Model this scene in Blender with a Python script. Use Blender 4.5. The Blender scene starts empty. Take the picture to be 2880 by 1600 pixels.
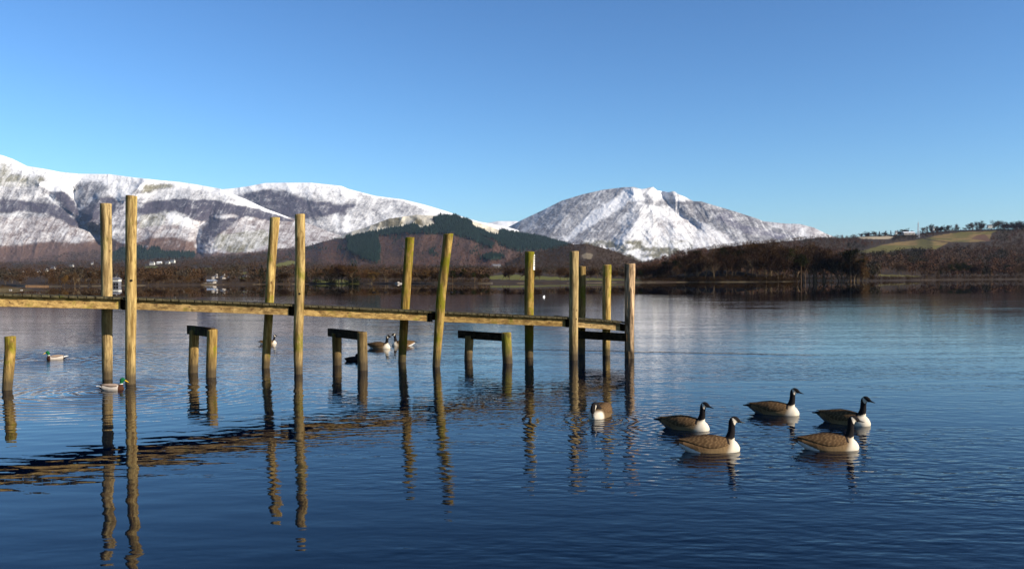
import bpy, math, random
import numpy as np
from mathutils import Vector, Matrix

random.seed(7)
RNG = np.random.default_rng(11)
scene = bpy.context.scene
COL = scene.collection

# ------------------------------------------------------------------ camera
CAM = np.array([0.0, 0.0, 2.0])
FPX = 2400.0                       # focal length in photo pixels (2880 wide)
PITCH = math.atan(14 / FPX)
ROLL = math.radians(-0.25)
M = Matrix.Rotation(math.radians(90) - PITCH, 3, 'X') @ Matrix.Rotation(ROLL, 3, 'Z')
cam = bpy.data.cameras.new('camera')
cam.sensor_width = 36.0
cam.lens = 36.0 * FPX / 2880.0
cam.clip_start = 0.1
cam.clip_end = 60000.0
camo = bpy.data.objects.new('camera', cam)
camo.matrix_world = Matrix.Translation(CAM.tolist()) @ M.to_4x4()
COL.objects.link(camo)
scene.camera = camo
MM = np.array([list(r) for r in M])


def ray(px, py):
    """direction (y component 1) seen at a point of the photograph"""
    px = np.asarray(px, float); py = np.asarray(py, float)
    d = np.stack([px - 1440.0, 800.0 - py, -FPX * np.ones(np.broadcast(px, py).shape)], -1) if px.shape == py.shape else None
    w = d @ MM.T
    return w / w[..., 1:2]


def at(px, py, Y):
    return CAM + ray(px, py) * np.asarray(Y, float)[..., None]


def on_water(px, py):
    d = ray(px, py)
    return CAM + d * (-2.0 / d[..., 2:3])


# ------------------------------------------------------------------ tags
def tag(o, label=None, cat=None, group=None, kind=None):
    if label: o['label'] = label
    if cat: o['category'] = cat
    if group: o['group'] = group
    if kind: o['kind'] = kind
    return o


def empty(name, loc, label=None, cat=None, group=None, rz=0.0):
    o = bpy.data.objects.new(name, None)
    o.empty_display_size = 0.2
    o.location = loc
    o.rotation_euler = (0, 0, rz)
    COL.objects.link(o)
    return tag(o, label, cat, group)


def link(name, me, mat=None, parent=None):
    o = bpy.data.objects.new(name, me)
    if mat is not None and len(me.materials) == 0:
        me.materials.append(mat)
    if parent is not None:
        o.parent = parent
    COL.objects.link(o)
    return o


def mesh_np(name, V, F, colors=None, smooth=False, extra=None):
    """F: (n,k) index array; colors: per-vertex rgb"""
    me = bpy.data.meshes.new(name)
    V = np.ascontiguousarray(V, dtype=np.float32).reshape(-1, 3)
    F = np.ascontiguousarray(F, dtype=np.int32)
    n, k = F.shape
    me.vertices.add(len(V)); me.vertices.foreach_set('co', V.ravel())
    me.loops.add(n * k); me.loops.foreach_set('vertex_index', F.ravel())
    me.polygons.add(n)
    me.polygons.foreach_set('loop_start', np.arange(0, n * k, k, dtype=np.int32))
    me.polygons.foreach_set('loop_total', np.full(n, k, dtype=np.int32))
    if smooth:
        me.polygons.foreach_set('use_smooth', np.ones(n, dtype=bool))
    me.update(calc_edges=True)
    if colors is not None:
        a = me.color_attributes.new('tint', 'FLOAT_COLOR', 'POINT')
        c = np.ones((len(V), 4), dtype=np.float32); c[:, :3] = colors
        a.data.foreach_set('color', c.ravel())
    me.validate()
    return me


class MB:
    """collects polygons and builds one mesh"""
    def __init__(s): s.v = []; s.f = []
    def add(s, vs, fs):
        o = len(s.v); s.v += [tuple(v) for v in vs]; s.f += [tuple(i + o for i in f) for f in fs]
    def box8(s, p):      # p: 4 bottom corners then 4 top corners (ccw)
        s.add(p, [(3, 2, 1, 0), (4, 5, 6, 7), (0, 1, 5, 4), (1, 2, 6, 5), (2, 3, 7, 6), (3, 0, 4, 7)])
    def box(s, c, sz):
        x, y, z = c; a, b, h = sz[0] / 2, sz[1] / 2, sz[2] / 2
        s.box8([(x-a, y-b, z-h), (x+a, y-b, z-h), (x+a, y+b, z-h), (x-a, y+b, z-h),
                (x-a, y-b, z+h), (x+a, y-b, z+h), (x+a, y+b, z+h), (x-a, y+b, z+h)])
    def bar(s, a, b, u, w, h):
        """box from a to b, width vector dir u (horizontal) of half-size w, half height h"""
        a = Vector(a); b = Vector(b); u = Vector(u).normalized() * w; z = Vector((0, 0, h))
        s.box8([a-u-z, b-u-z, b+u-z, a+u-z, a-u+z, b-u+z, b+u+z, a+u+z])
    def tube(s, pts, rad, n=6):
        pts = [Vector(p) for p in pts]
        base = len(s.v)
        for i, p in enumerate(pts):
            t = (pts[min(i+1, len(pts)-1)] - pts[max(i-1, 0)]).normalized()
            a = t.cross(Vector((0.3, 1, 0.1))).normalized(); b = t.cross(a)
            for k in range(n):
                an = 2 * math.pi * k / n
                s.v.append(tuple(p + (a * math.cos(an) + b * math.sin(an)) * rad[i]))
        for i in range(len(pts)-1):
            for k in range(n):
                s.f.append((base+i*n+k, base+i*n+(k+1) % n, base+(i+1)*n+(k+1) % n, base+(i+1)*n+k))
        s.f.append(tuple(base+k for k in range(n))[::-1])
        s.f.append(tuple(base+(len(pts)-1)*n+k for k in range(n)))
    def mesh(s, name, mat, smooth=False, bevel=0):
        me = bpy.data.meshes.new(name)
        me.from_pydata(s.v, [], s.f); me.update()
        import bmesh
        bm = bmesh.new(); bm.from_mesh(me)
        bmesh.ops.recalc_face_normals(bm, faces=bm.faces)
        if bevel:
            bmesh.ops.bevel(bm, geom=list(bm.edges), offset=bevel, segments=1, affect='EDGES', profile=0.5)
        bm.to_mesh(me); bm.free()
        if smooth:
            for p in me.polygons: p.use_smooth = True
        me.materials.append(mat)
        return me
    def build(s, name, mat, parent=None, smooth=False, bevel=0):
        return link(name, s.mesh(name, mat, smooth, bevel), None, parent)


# ------------------------------------------------------------------ noise
def _h(ix, iy, seed):
    h = (ix.astype(np.int64) * 374761393 + iy.astype(np.int64) * 668265263 + seed * 974634777) & 0xffffffff
    h = ((h ^ (h >> 13)) * 1274126177) & 0xffffffff
    h = h ^ (h >> 16)
    return (h & 0xffffff) / float(0xffffff)


def vn(x, y, seed=0):
    ix = np.floor(x); iy = np.floor(y)
    fx = x - ix; fy = y - iy
    fx = fx * fx * fx * (fx * (fx * 6 - 15) + 10); fy = fy * fy * fy * (fy * (fy * 6 - 15) + 10)
    a = _h(ix, iy, seed); b = _h(ix + 1, iy, seed); c = _h(ix, iy + 1, seed); d = _h(ix + 1, iy + 1, seed)
    return (a * (1 - fx) + b * fx) * (1 - fy) + (c * (1 - fx) + d * fx) * fy


def fbm(x, y, seed=0, oct=4, gain=0.5):
    s = 0; a = 1.0; t = 0
    for o in range(oct):
        s = s + a * vn(x * 2 ** o + 17.3 * o, y * 2 ** o - 9.1 * o, seed + o); t += a; a *= gain
    return s / t


def ridged(x, y, seed=0, oct=3):
    s = 0; a = 1.0; t = 0
    for o in range(oct):
        s = s + a * (1 - np.abs(2 * vn(x * 2 ** o, y * 2 ** o, seed + o) - 1)); t += a; a *= 0.5
    return s / t


def sst(a, b, x):
    t = np.clip((x - a) / (b - a), 0, 1)
    return t * t * (3 - 2 * t)


def inpoly(X, Y, poly):
    poly = np.asarray(poly, float)
    r = np.zeros(X.shape, bool)
    x0, y0 = poly[-1]
    for x1, y1 in poly:
        if y0 != y1:
            c = ((Y < y0) != (Y < y1)) & (X < (x1 - x0) * (Y - y0) / (y1 - y0) + x0)
            r ^= c
        x0, y0 = x1, y1
    return r


def Z(ox, oy, s):
    """polygon given in a magnified view with origin (ox,oy) and scale s"""
    return lambda pts: [(ox + a / s, oy + b / s) for a, b in pts]


Z1 = Z(0, 400, 2.683)
Z2 = Z(900, 400, 2.576)
Z3 = Z(1880, 500, 2.576)
Z6 = Z(2500, 580, 6.505)
ZA = Z(0, 700, 6.44)
ZB = Z(400, 700, 6.44)


# ------------------------------------------------------------------ materials
def mat_new(name):
    m = bpy.data.materials.new(name); m.use_nodes = True
    nt = m.node_tree; nt.nodes.clear()
    out = nt.nodes.new('ShaderNodeOutputMaterial')
    b = nt.nodes.new('ShaderNodeBsdfPrincipled')
    nt.links.new(b.outputs[0], out.inputs[0])
    return m, nt, b


def N(nt, t, **kw):
    n = nt.nodes.new(t)
    for k, v in kw.items():
        if k.startswith('i_'):
            n.inputs[k[2:].replace('_', ' ')].default_value = v
        else:
            setattr(n, k, v)
    return n


def math_(nt, op, a, b=None, c=None, clamp=False):
    n = nt.nodes.new('ShaderNodeMath'); n.operation = op; n.use_clamp = clamp
    for i, v in enumerate((a, b, c)):
        if v is None: continue
        if isinstance(v, (int, float)): n.inputs[i].default_value = v
        else: nt.links.new(v, n.inputs[i])
    return n.outputs[0]


def mixc(nt, f, a, b, mode='MIX'):
    n = nt.nodes.new('ShaderNodeMix'); n.data_type = 'RGBA'; n.blend_type = mode
    for i, v in ((0, f), (6, a), (7, b)):
        if isinstance(v, (int, float)): n.inputs[i].default_value = v
        elif isinstance(v, tuple): n.inputs[i].default_value = (*v, 1) if len(v) == 3 else v
        else: nt.links.new(v, n.inputs[i])
    return n.outputs[2]


def maprange(nt, v, a, b, c=0.0, d=1.0, smooth=True):
    n = nt.nodes.new('ShaderNodeMapRange')
    if smooth: n.interpolation_type = 'SMOOTHSTEP'
    nt.links.new(v, n.inputs[0])
    for i, x in enumerate((a, b, c, d)): n.inputs[i + 1].default_value = x
    return n.outputs[0]


def noise(nt, vec, scale, detail=3, rough=0.55, stretch=None, rot=None, off=None):
    if stretch or rot or off is not None:
        mp = nt.nodes.new('ShaderNodeMapping')
        if rot: mp.inputs['Rotation'].default_value = rot
        if stretch: mp.inputs['Scale'].default_value = stretch
        nt.links.new(vec, mp.inputs[0]); vec = mp.outputs[0]
        if off is not None: nt.links.new(off, mp.inputs['Location'])
    n = nt.nodes.new('ShaderNodeTexNoise')
    n.inputs['Scale'].default_value = scale; n.inputs['Detail'].default_value = detail
    n.inputs['Roughness'].default_value = rough
    nt.links.new(vec, n.inputs['Vector'])
    return n.outputs[0]


def bump(nt, b, h, dist, strength=1.0):
    n = nt.nodes.new('ShaderNodeBump'); n.inputs['Strength'].default_value = strength
    n.inputs['Distance'].default_value = dist
    nt.links.new(h, n.inputs['Height']); nt.links.new(n.outputs[0], b.inputs['Normal'])


def terrain_mat(name, sc, bumpd, var=0.35, tone=(0.85, 0.85, 0.85)):
    m, nt, b = mat_new(name)
    a = N(nt, 'ShaderNodeAttribute', attribute_name='tint')
    g = N(nt, 'ShaderNodeNewGeometry')
    n = noise(nt, g.outputs['Position'], sc, 5, 0.65)
    k = maprange(nt, n, 0.3, 0.7, 1 - var, 1 + var * 0.6)
    col = nt.nodes.new('ShaderNodeVectorMath'); col.operation = 'SCALE'
    nt.links.new(a.outputs['Color'], col.inputs[0]); nt.links.new(k, col.inputs['Scale'])
    wm = nt.nodes.new('ShaderNodeVectorMath'); wm.operation = 'MULTIPLY'
    nt.links.new(col.outputs[0], wm.inputs[0]); wm.inputs[1].default_value = tone
    nt.links.new(wm.outputs[0], b.inputs['Base Color'])
    b.inputs['Roughness'].default_value = 0.9
    b.inputs['Specular IOR Level'].default_value = 0.1
    bump(nt, b, n, bumpd)
    return m


def tint_mat(name, rough=0.9, spec=0.15, var=0.0, tone=(0.85, 0.85, 0.85)):
    m, nt, b = mat_new(name)
    a = N(nt, 'ShaderNodeAttribute', attribute_name='tint')
    c = a.outputs['Color']
    if var:
        oi = N(nt, 'ShaderNodeObjectInfo')
        hs = N(nt, 'ShaderNodeHueSaturation')
        nt.links.new(maprange(nt, oi.outputs['Random'], 0, 1, 1 - var, 1 + var, False), hs.inputs['Value'])
        nt.links.new(maprange(nt, oi.outputs['Random'], 0, 1, 0.485, 0.515, False), hs.inputs['Hue'])
        nt.links.new(c, hs.inputs['Color']); c = hs.outputs[0]
    wm = nt.nodes.new('ShaderNodeVectorMath'); wm.operation = 'MULTIPLY'
    nt.links.new(c, wm.inputs[0]); wm.inputs[1].default_value = tone
    nt.links.new(wm.outputs[0], b.inputs['Base Color'])
    b.inputs['Roughness'].default_value = rough
    b.inputs['Specular IOR Level'].default_value = spec
    return m


def wood_mat(name, grain_dir, tan, dark, moss, moss_amt, wet=True):
    m, nt, b = mat_new(name)
    tc = N(nt, 'ShaderNodeNewGeometry')
    oi = N(nt, 'ShaderNodeObjectInfo')
    off = nt.nodes.new('ShaderNodeCombineXYZ')
    nt.links.new(math_(nt, 'MULTIPLY', oi.outputs['Random'], 37.0), off.inputs[0])
    nt.links.new(math_(nt, 'MULTIPLY', oi.outputs['Random'], 91.0), off.inputs[2])
    P = tc.outputs['Position']
    if grain_dir == 'z': st = (1, 1, 0.09); rot = None
    elif grain_dir == 'jetty': st = (0.07, 1, 1); rot = (0, 0, -math.radians(25))
    else: st = (1, 0.09, 1); rot = (0, 0, -math.radians(25))
    def nz(sc, det=4, r=0.6, k=1.0):
        s = tuple(1 - (1 - q) * k for q in st)
        return noise(nt, P, sc, det, r, stretch=s, rot=rot, off=off.outputs[0])
    fine = nz(55, 3, 0.6)
    mid = nz(14, 4, 0.6)
    blot = nz(4.0, 4, 0.65, 0.75)
    c = mixc(nt, maprange(nt, mid, 0.32, 0.68), dark, tan)
    c = mixc(nt, maprange(nt, fine, 0.50, 0.70, 0, 0.6), c, tuple(x * 0.45 for x in dark))
    c = mixc(nt, maprange(nt, blot, 0.55, 0.75, 0, 0.6), c, tuple(min(1, x * 1.3) for x in tan))
    mo = noise(nt, P, 2.3, 5, 0.7, stretch=(1, 1, 0.6), off=off.outputs[0])
    mo = math_(nt, 'ADD', mo, math_(nt, 'MULTIPLY', math_(nt, 'SUBTRACT', oi.outputs['Random'], 0.5), 0.12))
    c = mixc(nt, maprange(nt, mo, 0.60 - moss_amt, 0.74 - moss_amt, 0, 0.8), c, moss)
    stn = noise(nt, P, 7.0, 4, 0.7, stretch=tuple(1 - (1 - q) * 0.75 for q in st), rot=rot, off=off.outputs[0])
    c = mixc(nt, maprange(nt, stn, 0.54, 0.66, 0, 0.62), c, tuple(x * 0.38 for x in dark))
    kn = nt.nodes.new('ShaderNodeTexVoronoi'); kn.inputs['Scale'].default_value = 3.2
    mp = nt.nodes.new('ShaderNodeMapping'); mp.inputs['Scale'].default_value = (1, 1, 0.75)
    nt.links.new(P, mp.inputs[0]); nt.links.new(off.outputs[0], mp.inputs['Location'])
    nt.links.new(mp.outputs[0], kn.inputs['Vector'])
    c = mixc(nt, maprange(nt, kn.outputs['Distance'], 0.06, 0.11, 0.75, 0), c, (0.06, 0.03, 0.015))
    hv = N(nt, 'ShaderNodeHueSaturation'); nt.links.new(c, hv.inputs['Color'])
    wn2 = nt.nodes.new('ShaderNodeTexWhiteNoise'); wn2.noise_dimensions = '1D'; nt.links.new(oi.outputs['Random'], wn2.inputs['W'])
    nt.links.new(maprange(nt, wn2.outputs['Value'], 0, 1, 0.78, 1.22, False), hv.inputs['Value'])
    nt.links.new(maprange(nt, oi.outputs['Random'], 0, 1, 0.95, 1.1, False), hv.inputs['Saturation'])
    c = hv.outputs[0]
    if wet:
        sp = nt.nodes.new('ShaderNodeSeparateXYZ'); nt.links.new(P, sp.inputs[0])
        zz = math_(nt, 'ADD', sp.outputs[2], math_(nt, 'MULTIPLY', mid, -0.12))
        w = maprange(nt, zz, 0.05, 0.17, 1, 0)
        c = mixc(nt, math_(nt, 'MULTIPLY', w, 0.75), c, (0.02, 0.014, 0.009))
        w2 = maprange(nt, zz, 0.05, 0.55, 0.65, 0)
        c = mixc(nt, w2, c, (0.06, 0.045, 0.028))
        nt.links.new(maprange(nt, w, 0, 1, 0.85, 0.35), b.inputs['Roughness'])
    else:
        b.inputs['Roughness'].default_value = 0.85
    nt.links.new(c, b.inputs['Base Color'])
    b.inputs['Specular IOR Level'].default_value = 0.06
    hh = math_(nt, 'ADD', math_(nt, 'MULTIPLY', fine, 0.4), mid)
    bump(nt, b, hh, 0.02)
    return m


def flat_mat(name, col, rough=0.8, var=0.2, scale=20.0):
    m, nt, b = mat_new(name)
    tc = N(nt, 'ShaderNodeTexCoord')
    n = noise(nt, tc.outputs['Object'], scale, 4, 0.6)
    c = mixc(nt, n, tuple(x * (1 - var) for x in col), tuple(min(1, x * (1 + var)) for x in col))
    nt.links.new(c, b.inputs['Base Color'])
    b.inputs['Roughness'].default_value = rough
    b.inputs['Specular IOR Level'].default_value = 0.15
    return m


M_POST = wood_mat('weathered_log', 'z', (0.39, 0.275, 0.112), (0.135, 0.083, 0.029), (0.11, 0.107, 0.010), 0.06)
M_POSTG = wood_mat('mossy_log', 'z', (0.28, 0.188, 0.070), (0.10, 0.061, 0.021), (0.10, 0.098, 0.009), 0.10)
M_POSTE = wood_mat('split_log', 'z', (0.46, 0.30, 0.16), (0.065, 0.040, 0.02), (0.08, 0.08, 0.015), 0.05)
M_BEAM = wood_mat('sawn_beam', 'jetty', (0.30, 0.20, 0.078), (0.13, 0.078, 0.029), (0.11, 0.10, 0.015), 0.04, wet=False)
M_DARKB = wood_mat('old_shaded_beam', 'cross', (0.055, 0.034, 0.017), (0.017, 0.011, 0.006), (0.07, 0.07, 0.02), 0.0, wet=False)  # near-black tone carries the shade of cross beams and deck underside
M_DECK = wood_mat('deck_board', 'cross', (0.085, 0.070, 0.035), (0.036, 0.029, 0.015), (0.06, 0.062, 0.012), 0.08, wet=False)
M_HOLE = flat_mat('dark_hole', (0.008, 0.006, 0.005), 0.9)
M_BOLT = flat_mat('rusty_iron', (0.07, 0.03, 0.015), 0.7)
M_WHITE = flat_mat('white_plastic', (0.82, 0.82, 0.80), 0.4, 0.03)
M_BLACK = flat_mat('black_plastic', (0.02, 0.02, 0.02), 0.5)
M_FELL = terrain_mat('fell_ground', 0.03, 5.0, 0.08)
M_LOW = terrain_mat('low_ground', 0.1, 0.8, 0.3, (0.80, 0.72, 0.56))
M_TREE = tint_mat('tree_tint', 0.95, 0.03, tone=(0.70, 0.58, 0.41))
M_CROWN = tint_mat('crown_tint', 0.95, 0.03, var=0.35, tone=(0.63, 0.50, 0.34))
M_BARK = tint_mat('bark_tint', 0.9, 0.05, var=0.3, tone=(0.85, 0.72, 0.55))
M_BIRD = tint_mat('feather', 0.85, 0.06)

# ------------------------------------------------------------------ light
SUN_EL = math.radians(25)
SUN_AZ = math.radians(66)          # to the right of straight behind the camera
sdir = Vector((math.sin(SUN_AZ) * math.cos(SUN_EL), -math.cos(SUN_AZ) * math.cos(SUN_EL), math.sin(SUN_EL)))
sun = bpy.data.lights.new('sun', 'SUN')
sun.energy = 5.0
sun.angle = math.radians(0.5)
sun.color = (1.0, 0.91, 0.78)
suno = bpy.data.objects.new('sun', sun)
suno.rotation_euler = sdir.to_track_quat('Z', 'Y').to_euler()
suno.location = (40, -40, 60)
COL.objects.link(suno)
w = bpy.data.worlds.new('World'); scene.world = w; w.use_nodes = True
wn = w.node_tree
sky = wn.nodes.new('ShaderNodeTexSky'); sky.sky_type = 'NISHITA'; sky.sun_disc = False
sky.sun_elevation = SUN_EL
sky.sun_rotation = math.atan2(sdir.x, sdir.y)
sky.altitude = 0
sky.air_density = 1.0; sky.dust_density = 0.4; sky.ozone_density = 7.0
bg = wn.nodes['Background']; bg.inputs['Strength'].default_value = 0.0540
gm = wn.nodes.new('ShaderNodeGamma'); gm.inputs['Gamma'].default_value = 1.3
wn.links.new(sky.outputs[0], gm.inputs[0]); tn = wn.nodes.new('ShaderNodeMix'); tn.data_type = 'RGBA'; tn.blend_type = 'MULTIPLY'; tn.inputs[0].default_value = 1.0
tn.inputs[7].default_value = (1.10, 1.07, 0.95, 1)
wn.links.new(gm.outputs[0], tn.inputs[6]); wn.links.new(tn.outputs[2], bg.inputs[0])
scene.view_settings.view_transform = 'Standard'
scene.view_settings.look = 'None'
scene.view_settings.exposure = 1.0
scene.view_settings.gamma = 1.0
scene.cycles.max_bounces = 5
scene.cycles.diffuse_bounces = 2
scene.cycles.glossy_bounces = 3
scene.cycles.volume_bounces = 0

# ------------------------------------------------------------------ water
def water_material():
    m, nt, b = mat_new('lake_water')
    # ---- wave height group
    g = bpy.data.node_groups.new('wave_height', 'ShaderNodeTree')
    g.interface.new_socket('Vector', in_out='INPUT', socket_type='NodeSocketVector')
    g.interface.new_socket('Ripple', in_out='INPUT', socket_type='NodeSocketFloat')
    g.interface.new_socket('Swell', in_out='INPUT', socket_type='NodeSocketFloat')
    g.interface.new_socket('Height', in_out='OUTPUT', socket_type='NodeSocketFloat')
    gi = g.nodes.new('NodeGroupInput'); go = g.nodes.new('NodeGroupOutput')
    V = gi.outputs['Vector']
    rz = math.radians(12)
    swell = noise(g, V, 1.0, 1.0, 0.4, stretch=(1.1, 2.6, 1), rot=(0, 0, rz))
    rip1 = noise(g, V, 1.0, 1.0, 0.5, stretch=(3.6, 7.5, 1), rot=(0, 0, rz * 1.5))
    rip2 = noise(g, V, 1.0, 1.5, 0.6, stretch=(9.0, 20.0, 1), rot=(0, 0, -rz))
    h = math_(g, 'MULTIPLY', math_(g, 'MULTIPLY', swell, 0.0062), gi.outputs['Swell'])
    h = math_(g, 'ADD', h, math_(g, 'MULTIPLY', math_(g, 'MULTIPLY', rip1, 0.0085), gi.outputs['Ripple']))
    h = math_(g, 'ADD', h, math_(g, 'MULTIPLY', math_(g, 'MULTIPLY', rip2, 0.0020), gi.outputs['Ripple']))
    for (cx, cy, k, amp, L) in RINGS:
        vm = g.nodes.new('ShaderNodeVectorMath'); vm.operation = 'DISTANCE'
        g.links.new(V, vm.inputs[0]); vm.inputs[1].default_value = (cx, cy, 0)
        d = vm.outputs['Value']
        ph = math_(g, 'ADD', math_(g, 'MULTIPLY', d, k), math_(g, 'MULTIPLY', swell, 7.0))
        s = math_(g, 'SINE', ph)
        e = math_(g, 'EXPONENT', math_(g, 'MULTIPLY', d, -1.0 / L))
        h = math_(g, 'ADD', h, math_(g, 'MULTIPLY', math_(g, 'MULTIPLY', s, e), amp))
    (ax, ay), (bx, by) = wxy(1500, 985), wxy(2420, 1003)
    ln = math.hypot(bx - ax, by - ay); nx, ny = -(by - ay) / ln, (bx - ax) / ln
    vd = g.nodes.new('ShaderNodeVectorMath'); vd.operation = 'DOT_PRODUCT'
    g.links.new(V, vd.inputs[0]); vd.inputs[1].default_value = (nx, ny, 0)
    dl = math_(g, 'ADD', math_(g, 'SUBTRACT', vd.outputs['Value'], nx * ax + ny * ay), math_(g, 'MULTIPLY', math_(g, 'SUBTRACT', swell, 0.5), 0.5))
    dl = math_(g, 'MULTIPLY', dl, 4.0)
    gs = math_(g, 'EXPONENT', math_(g, 'MULTIPLY', math_(g, 'MULTIPLY', dl, dl), -1.0))
    sx = g.nodes.new('ShaderNodeSeparateXYZ'); g.links.new(V, sx.inputs[0])
    mk = math_(g, 'MULTIPLY', maprange(g, sx.outputs[0], -1.0, 2.0), maprange(g, sx.outputs[0], 5.0, 10.0, 1, 0))
    h = math_(g, 'ADD', h, math_(g, 'MULTIPLY', math_(g, 'MULTIPLY', gs, mk), 0.012))
    g.links.new(h, go.inputs[0])
    # ---- normal from finite differences
    geo = N(nt, 'ShaderNodeNewGeometry'); P = geo.outputs['Position']
    sp = nt.nodes.new('ShaderNodeSeparateXYZ'); nt.links.new(P, sp.inputs[0])
    X, Y = sp.outputs[0], sp.outputs[1]
    big = noise(nt, P, 1.0, 2, 0.5, stretch=(0.05, 0.16, 1))
    patch = noise(nt, P, 1.0, 2, 0.5, stretch=(0.02, 0.05, 1))
    # wind ripples: weak close in on the left, strong in mid lake, calm far out
    u = math_(nt, 'ADD', Y, math_(nt, 'MULTIPLY', X, 1.15))
    u = math_(nt, 'ADD', u, math_(nt, 'MULTIPLY', math_(nt, 'SUBTRACT', big, 0.5), 8.0))
    near = math_(nt, 'MULTIPLY', maprange(nt, u, 4.2, 14.0, 0.10, 1.0, False), maprange(nt, Y, 6, 10.5, 2.0, 0.9))
    yy = math_(nt, 'MULTIPLY', Y, math_(nt, 'ADD', 1.0, math_(nt, 'MULTIPLY', math_(nt, 'SUBTRACT', patch, 0.5), 0.25)))
    far = maprange(nt, yy, 100, 118, 1.0, 0.035)
    streak = noise(nt, P, 1.0, 2, 0.6, stretch=(0.10, 0.75, 1))
    mod = math_(nt, 'MULTIPLY', maprange(nt, big, 0.35, 0.65, 0.75, 1.2), maprange(nt, streak, 0.35, 0.65, 0.55, 1.45))
    fall = math_(nt, 'DIVIDE', 1.0, math_(nt, 'ADD', 1.0, math_(nt, 'POWER', math_(nt, 'MULTIPLY', Y, 1 / 42.0), 1.5)))
    R = math_(nt, 'MULTIPLY', math_(nt, 'MULTIPLY', math_(nt, 'MULTIPLY', near, far), mod), fall)
    S = math_(nt, 'MULTIPLY', far, maprange(nt, Y, 18, 60, 1.0, 0.35))
    eps = 0.012
    def hh(off):
        vm = nt.nodes.new('ShaderNodeVectorMath'); vm.operation = 'ADD'
        nt.links.new(P, vm.inputs[0]); vm.inputs[1].default_value = off
        gn = nt.nodes.new('ShaderNodeGroup'); gn.node_tree = g
        nt.links.new(vm.outputs[0], gn.inputs[0]); nt.links.new(R, gn.inputs[1]); nt.links.new(S, gn.inputs[2])
        return gn.outputs[0]
    h0, hx, hy = hh((0, 0, 0)), hh((eps, 0, 0)), hh((0, eps, 0))
    dx = math_(nt, 'MULTIPLY', math_(nt, 'SUBTRACT', h0, hx), 1 / eps)
    dy = math_(nt, 'MULTIPLY', math_(nt, 'SUBTRACT', h0, hy), 1 / eps)
    cb = nt.nodes.new('ShaderNodeCombineXYZ'); cb.inputs[2].default_value = 1
    nt.links.new(dx, cb.inputs[0]); nt.links.new(dy, cb.inputs[1])
    nm = nt.nodes.new('ShaderNodeVectorMath'); nm.operation = 'NORMALIZE'
    nt.links.new(cb.outputs[0], nm.inputs[0])
    nt.links.new(nm.outputs[0], b.inputs['Normal'])
    b.inputs['Base Color'].default_value = (0.0, 0.002, 0.008, 1)
    b.inputs['Roughness'].default_value = 0.0
    b.inputs['IOR'].default_value = 1.215
    b.inputs['Specular Tint'].default_value = (0.45, 0.85, 1.0, 1)
    return m


def wxy(px, py):
    p = on_water(np.array(px, float), np.array(py, float)); return float(p[0]), float(p[1])


RINGS = []
for (px, py, k, amp, L) in ((318, 1098, 24, 0.0050, 1.5), (150, 1010, 20, 0.007, 2.2), (1925, 1205, 40, 0.0026, 0.9),
                            (1690, 1182, 42, 0.0030, 0.7), (1985, 1270, 40, 0.0022, 0.6), (2330, 1262, 40, 0.0022, 0.6)):
    RINGS.append((*wxy(px, py), k, amp, L))
M_WATER = water_material()
wv = np.array([(-4000, -60, 0), (4000, -60, 0), (4000, 2500, 0), (-4000, 2500, 0)], float)
water = link('water', mesh_np('water', wv, [(0, 1, 2, 3)]), M_WATER)
tag(water, 'rippled blue lake water spreading from the jetty to the far shore', 'water', kind='structure')
# lake bed / ground sheet under everything, out to the horizon
gv = np.array([(-30000, -2000, -6), (30000, -2000, -6), (30000, 30000, -6), (-30000, 30000, -6)], float)
ground = link('ground', mesh_np('ground', gv, [(0, 1, 2, 3)], colors=np.full((4, 3), 0.06)), M_LOW)
tag(ground, 'flat valley floor running under the lake and hills', 'ground', kind='structure')


# ------------------------------------------------------------------ hills
class Hill: pass


def hill(name, label, skyline, base, x0, x1, nx, ny, r0, r1, pw, relief, cover, mat, back=True):
    H = Hill()
    px = np.linspace(x0, x1, nx)
    sk = np.array(skyline, float); bs = np.array(base, float)
    ys = np.interp(px, sk[:, 0], sk[:, 1]); yb = np.interp(px, bs[:, 0], bs[:, 1])
    t = np.linspace(0, 1, ny)[:, None]
    PX = np.broadcast_to(px, (ny, nx)).copy()
    PY = yb + (ys - yb) * t
    T = np.broadcast_to(t, (ny, nx))
    R0 = np.interp(px, *np.array(r0, float).T) if isinstance(r0, list) else r0
    R1 = np.interp(px, *np.array(r1, float).T) if isinstance(r1, list) else r1
    R = R0 + (R1 - R0) * T ** pw + relief(PX, PY, T)
    P = at(PX, PY, R)
    C = cover(PX, PY, T)
    H.px, H.py, H.t, H.P, H.C, H.nx, H.ny = PX, PY, T, P, C, nx, ny
    V = P.reshape(-1, 3); K = C.reshape(-1, 3)
    rows = ny
    if back:
        rid = P[-1]; ex = []
        for s in (0.06, 0.2, 0.45, 0.75, 1.05):
            q = rid.copy()
            d = rid - CAM; d[:, 2] = 0
            d /= np.linalg.norm(d, axis=1)[:, None]
            q += d * (s * np.maximum(rid[:, 2:3], 5) * 2.6)
            q[:, 2] = rid[:, 2] * (1 - s ** 1.4) - 0.5
            ex.append(q)
        V = np.concatenate([V] + ex); K = np.concatenate([K] + [C[-1]] * len(ex)); rows += len(ex)
    # skirt down to below the water
    ii = np.arange(rows - 1)[:, None] * nx + np.arange(nx - 1)
    F = np.stack([ii, ii + 1, ii + nx + 1, ii + nx], -1).reshape(-1, 4)
    o = link(name, mesh_np(name, V, F, K, smooth=True), mat)
    tag(o, label, 'hill', kind='structure')
    H.obj = o
    return H


def mixa(a, b, m):
    m = m[..., None]; return a * (1 - m) + b * m


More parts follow.
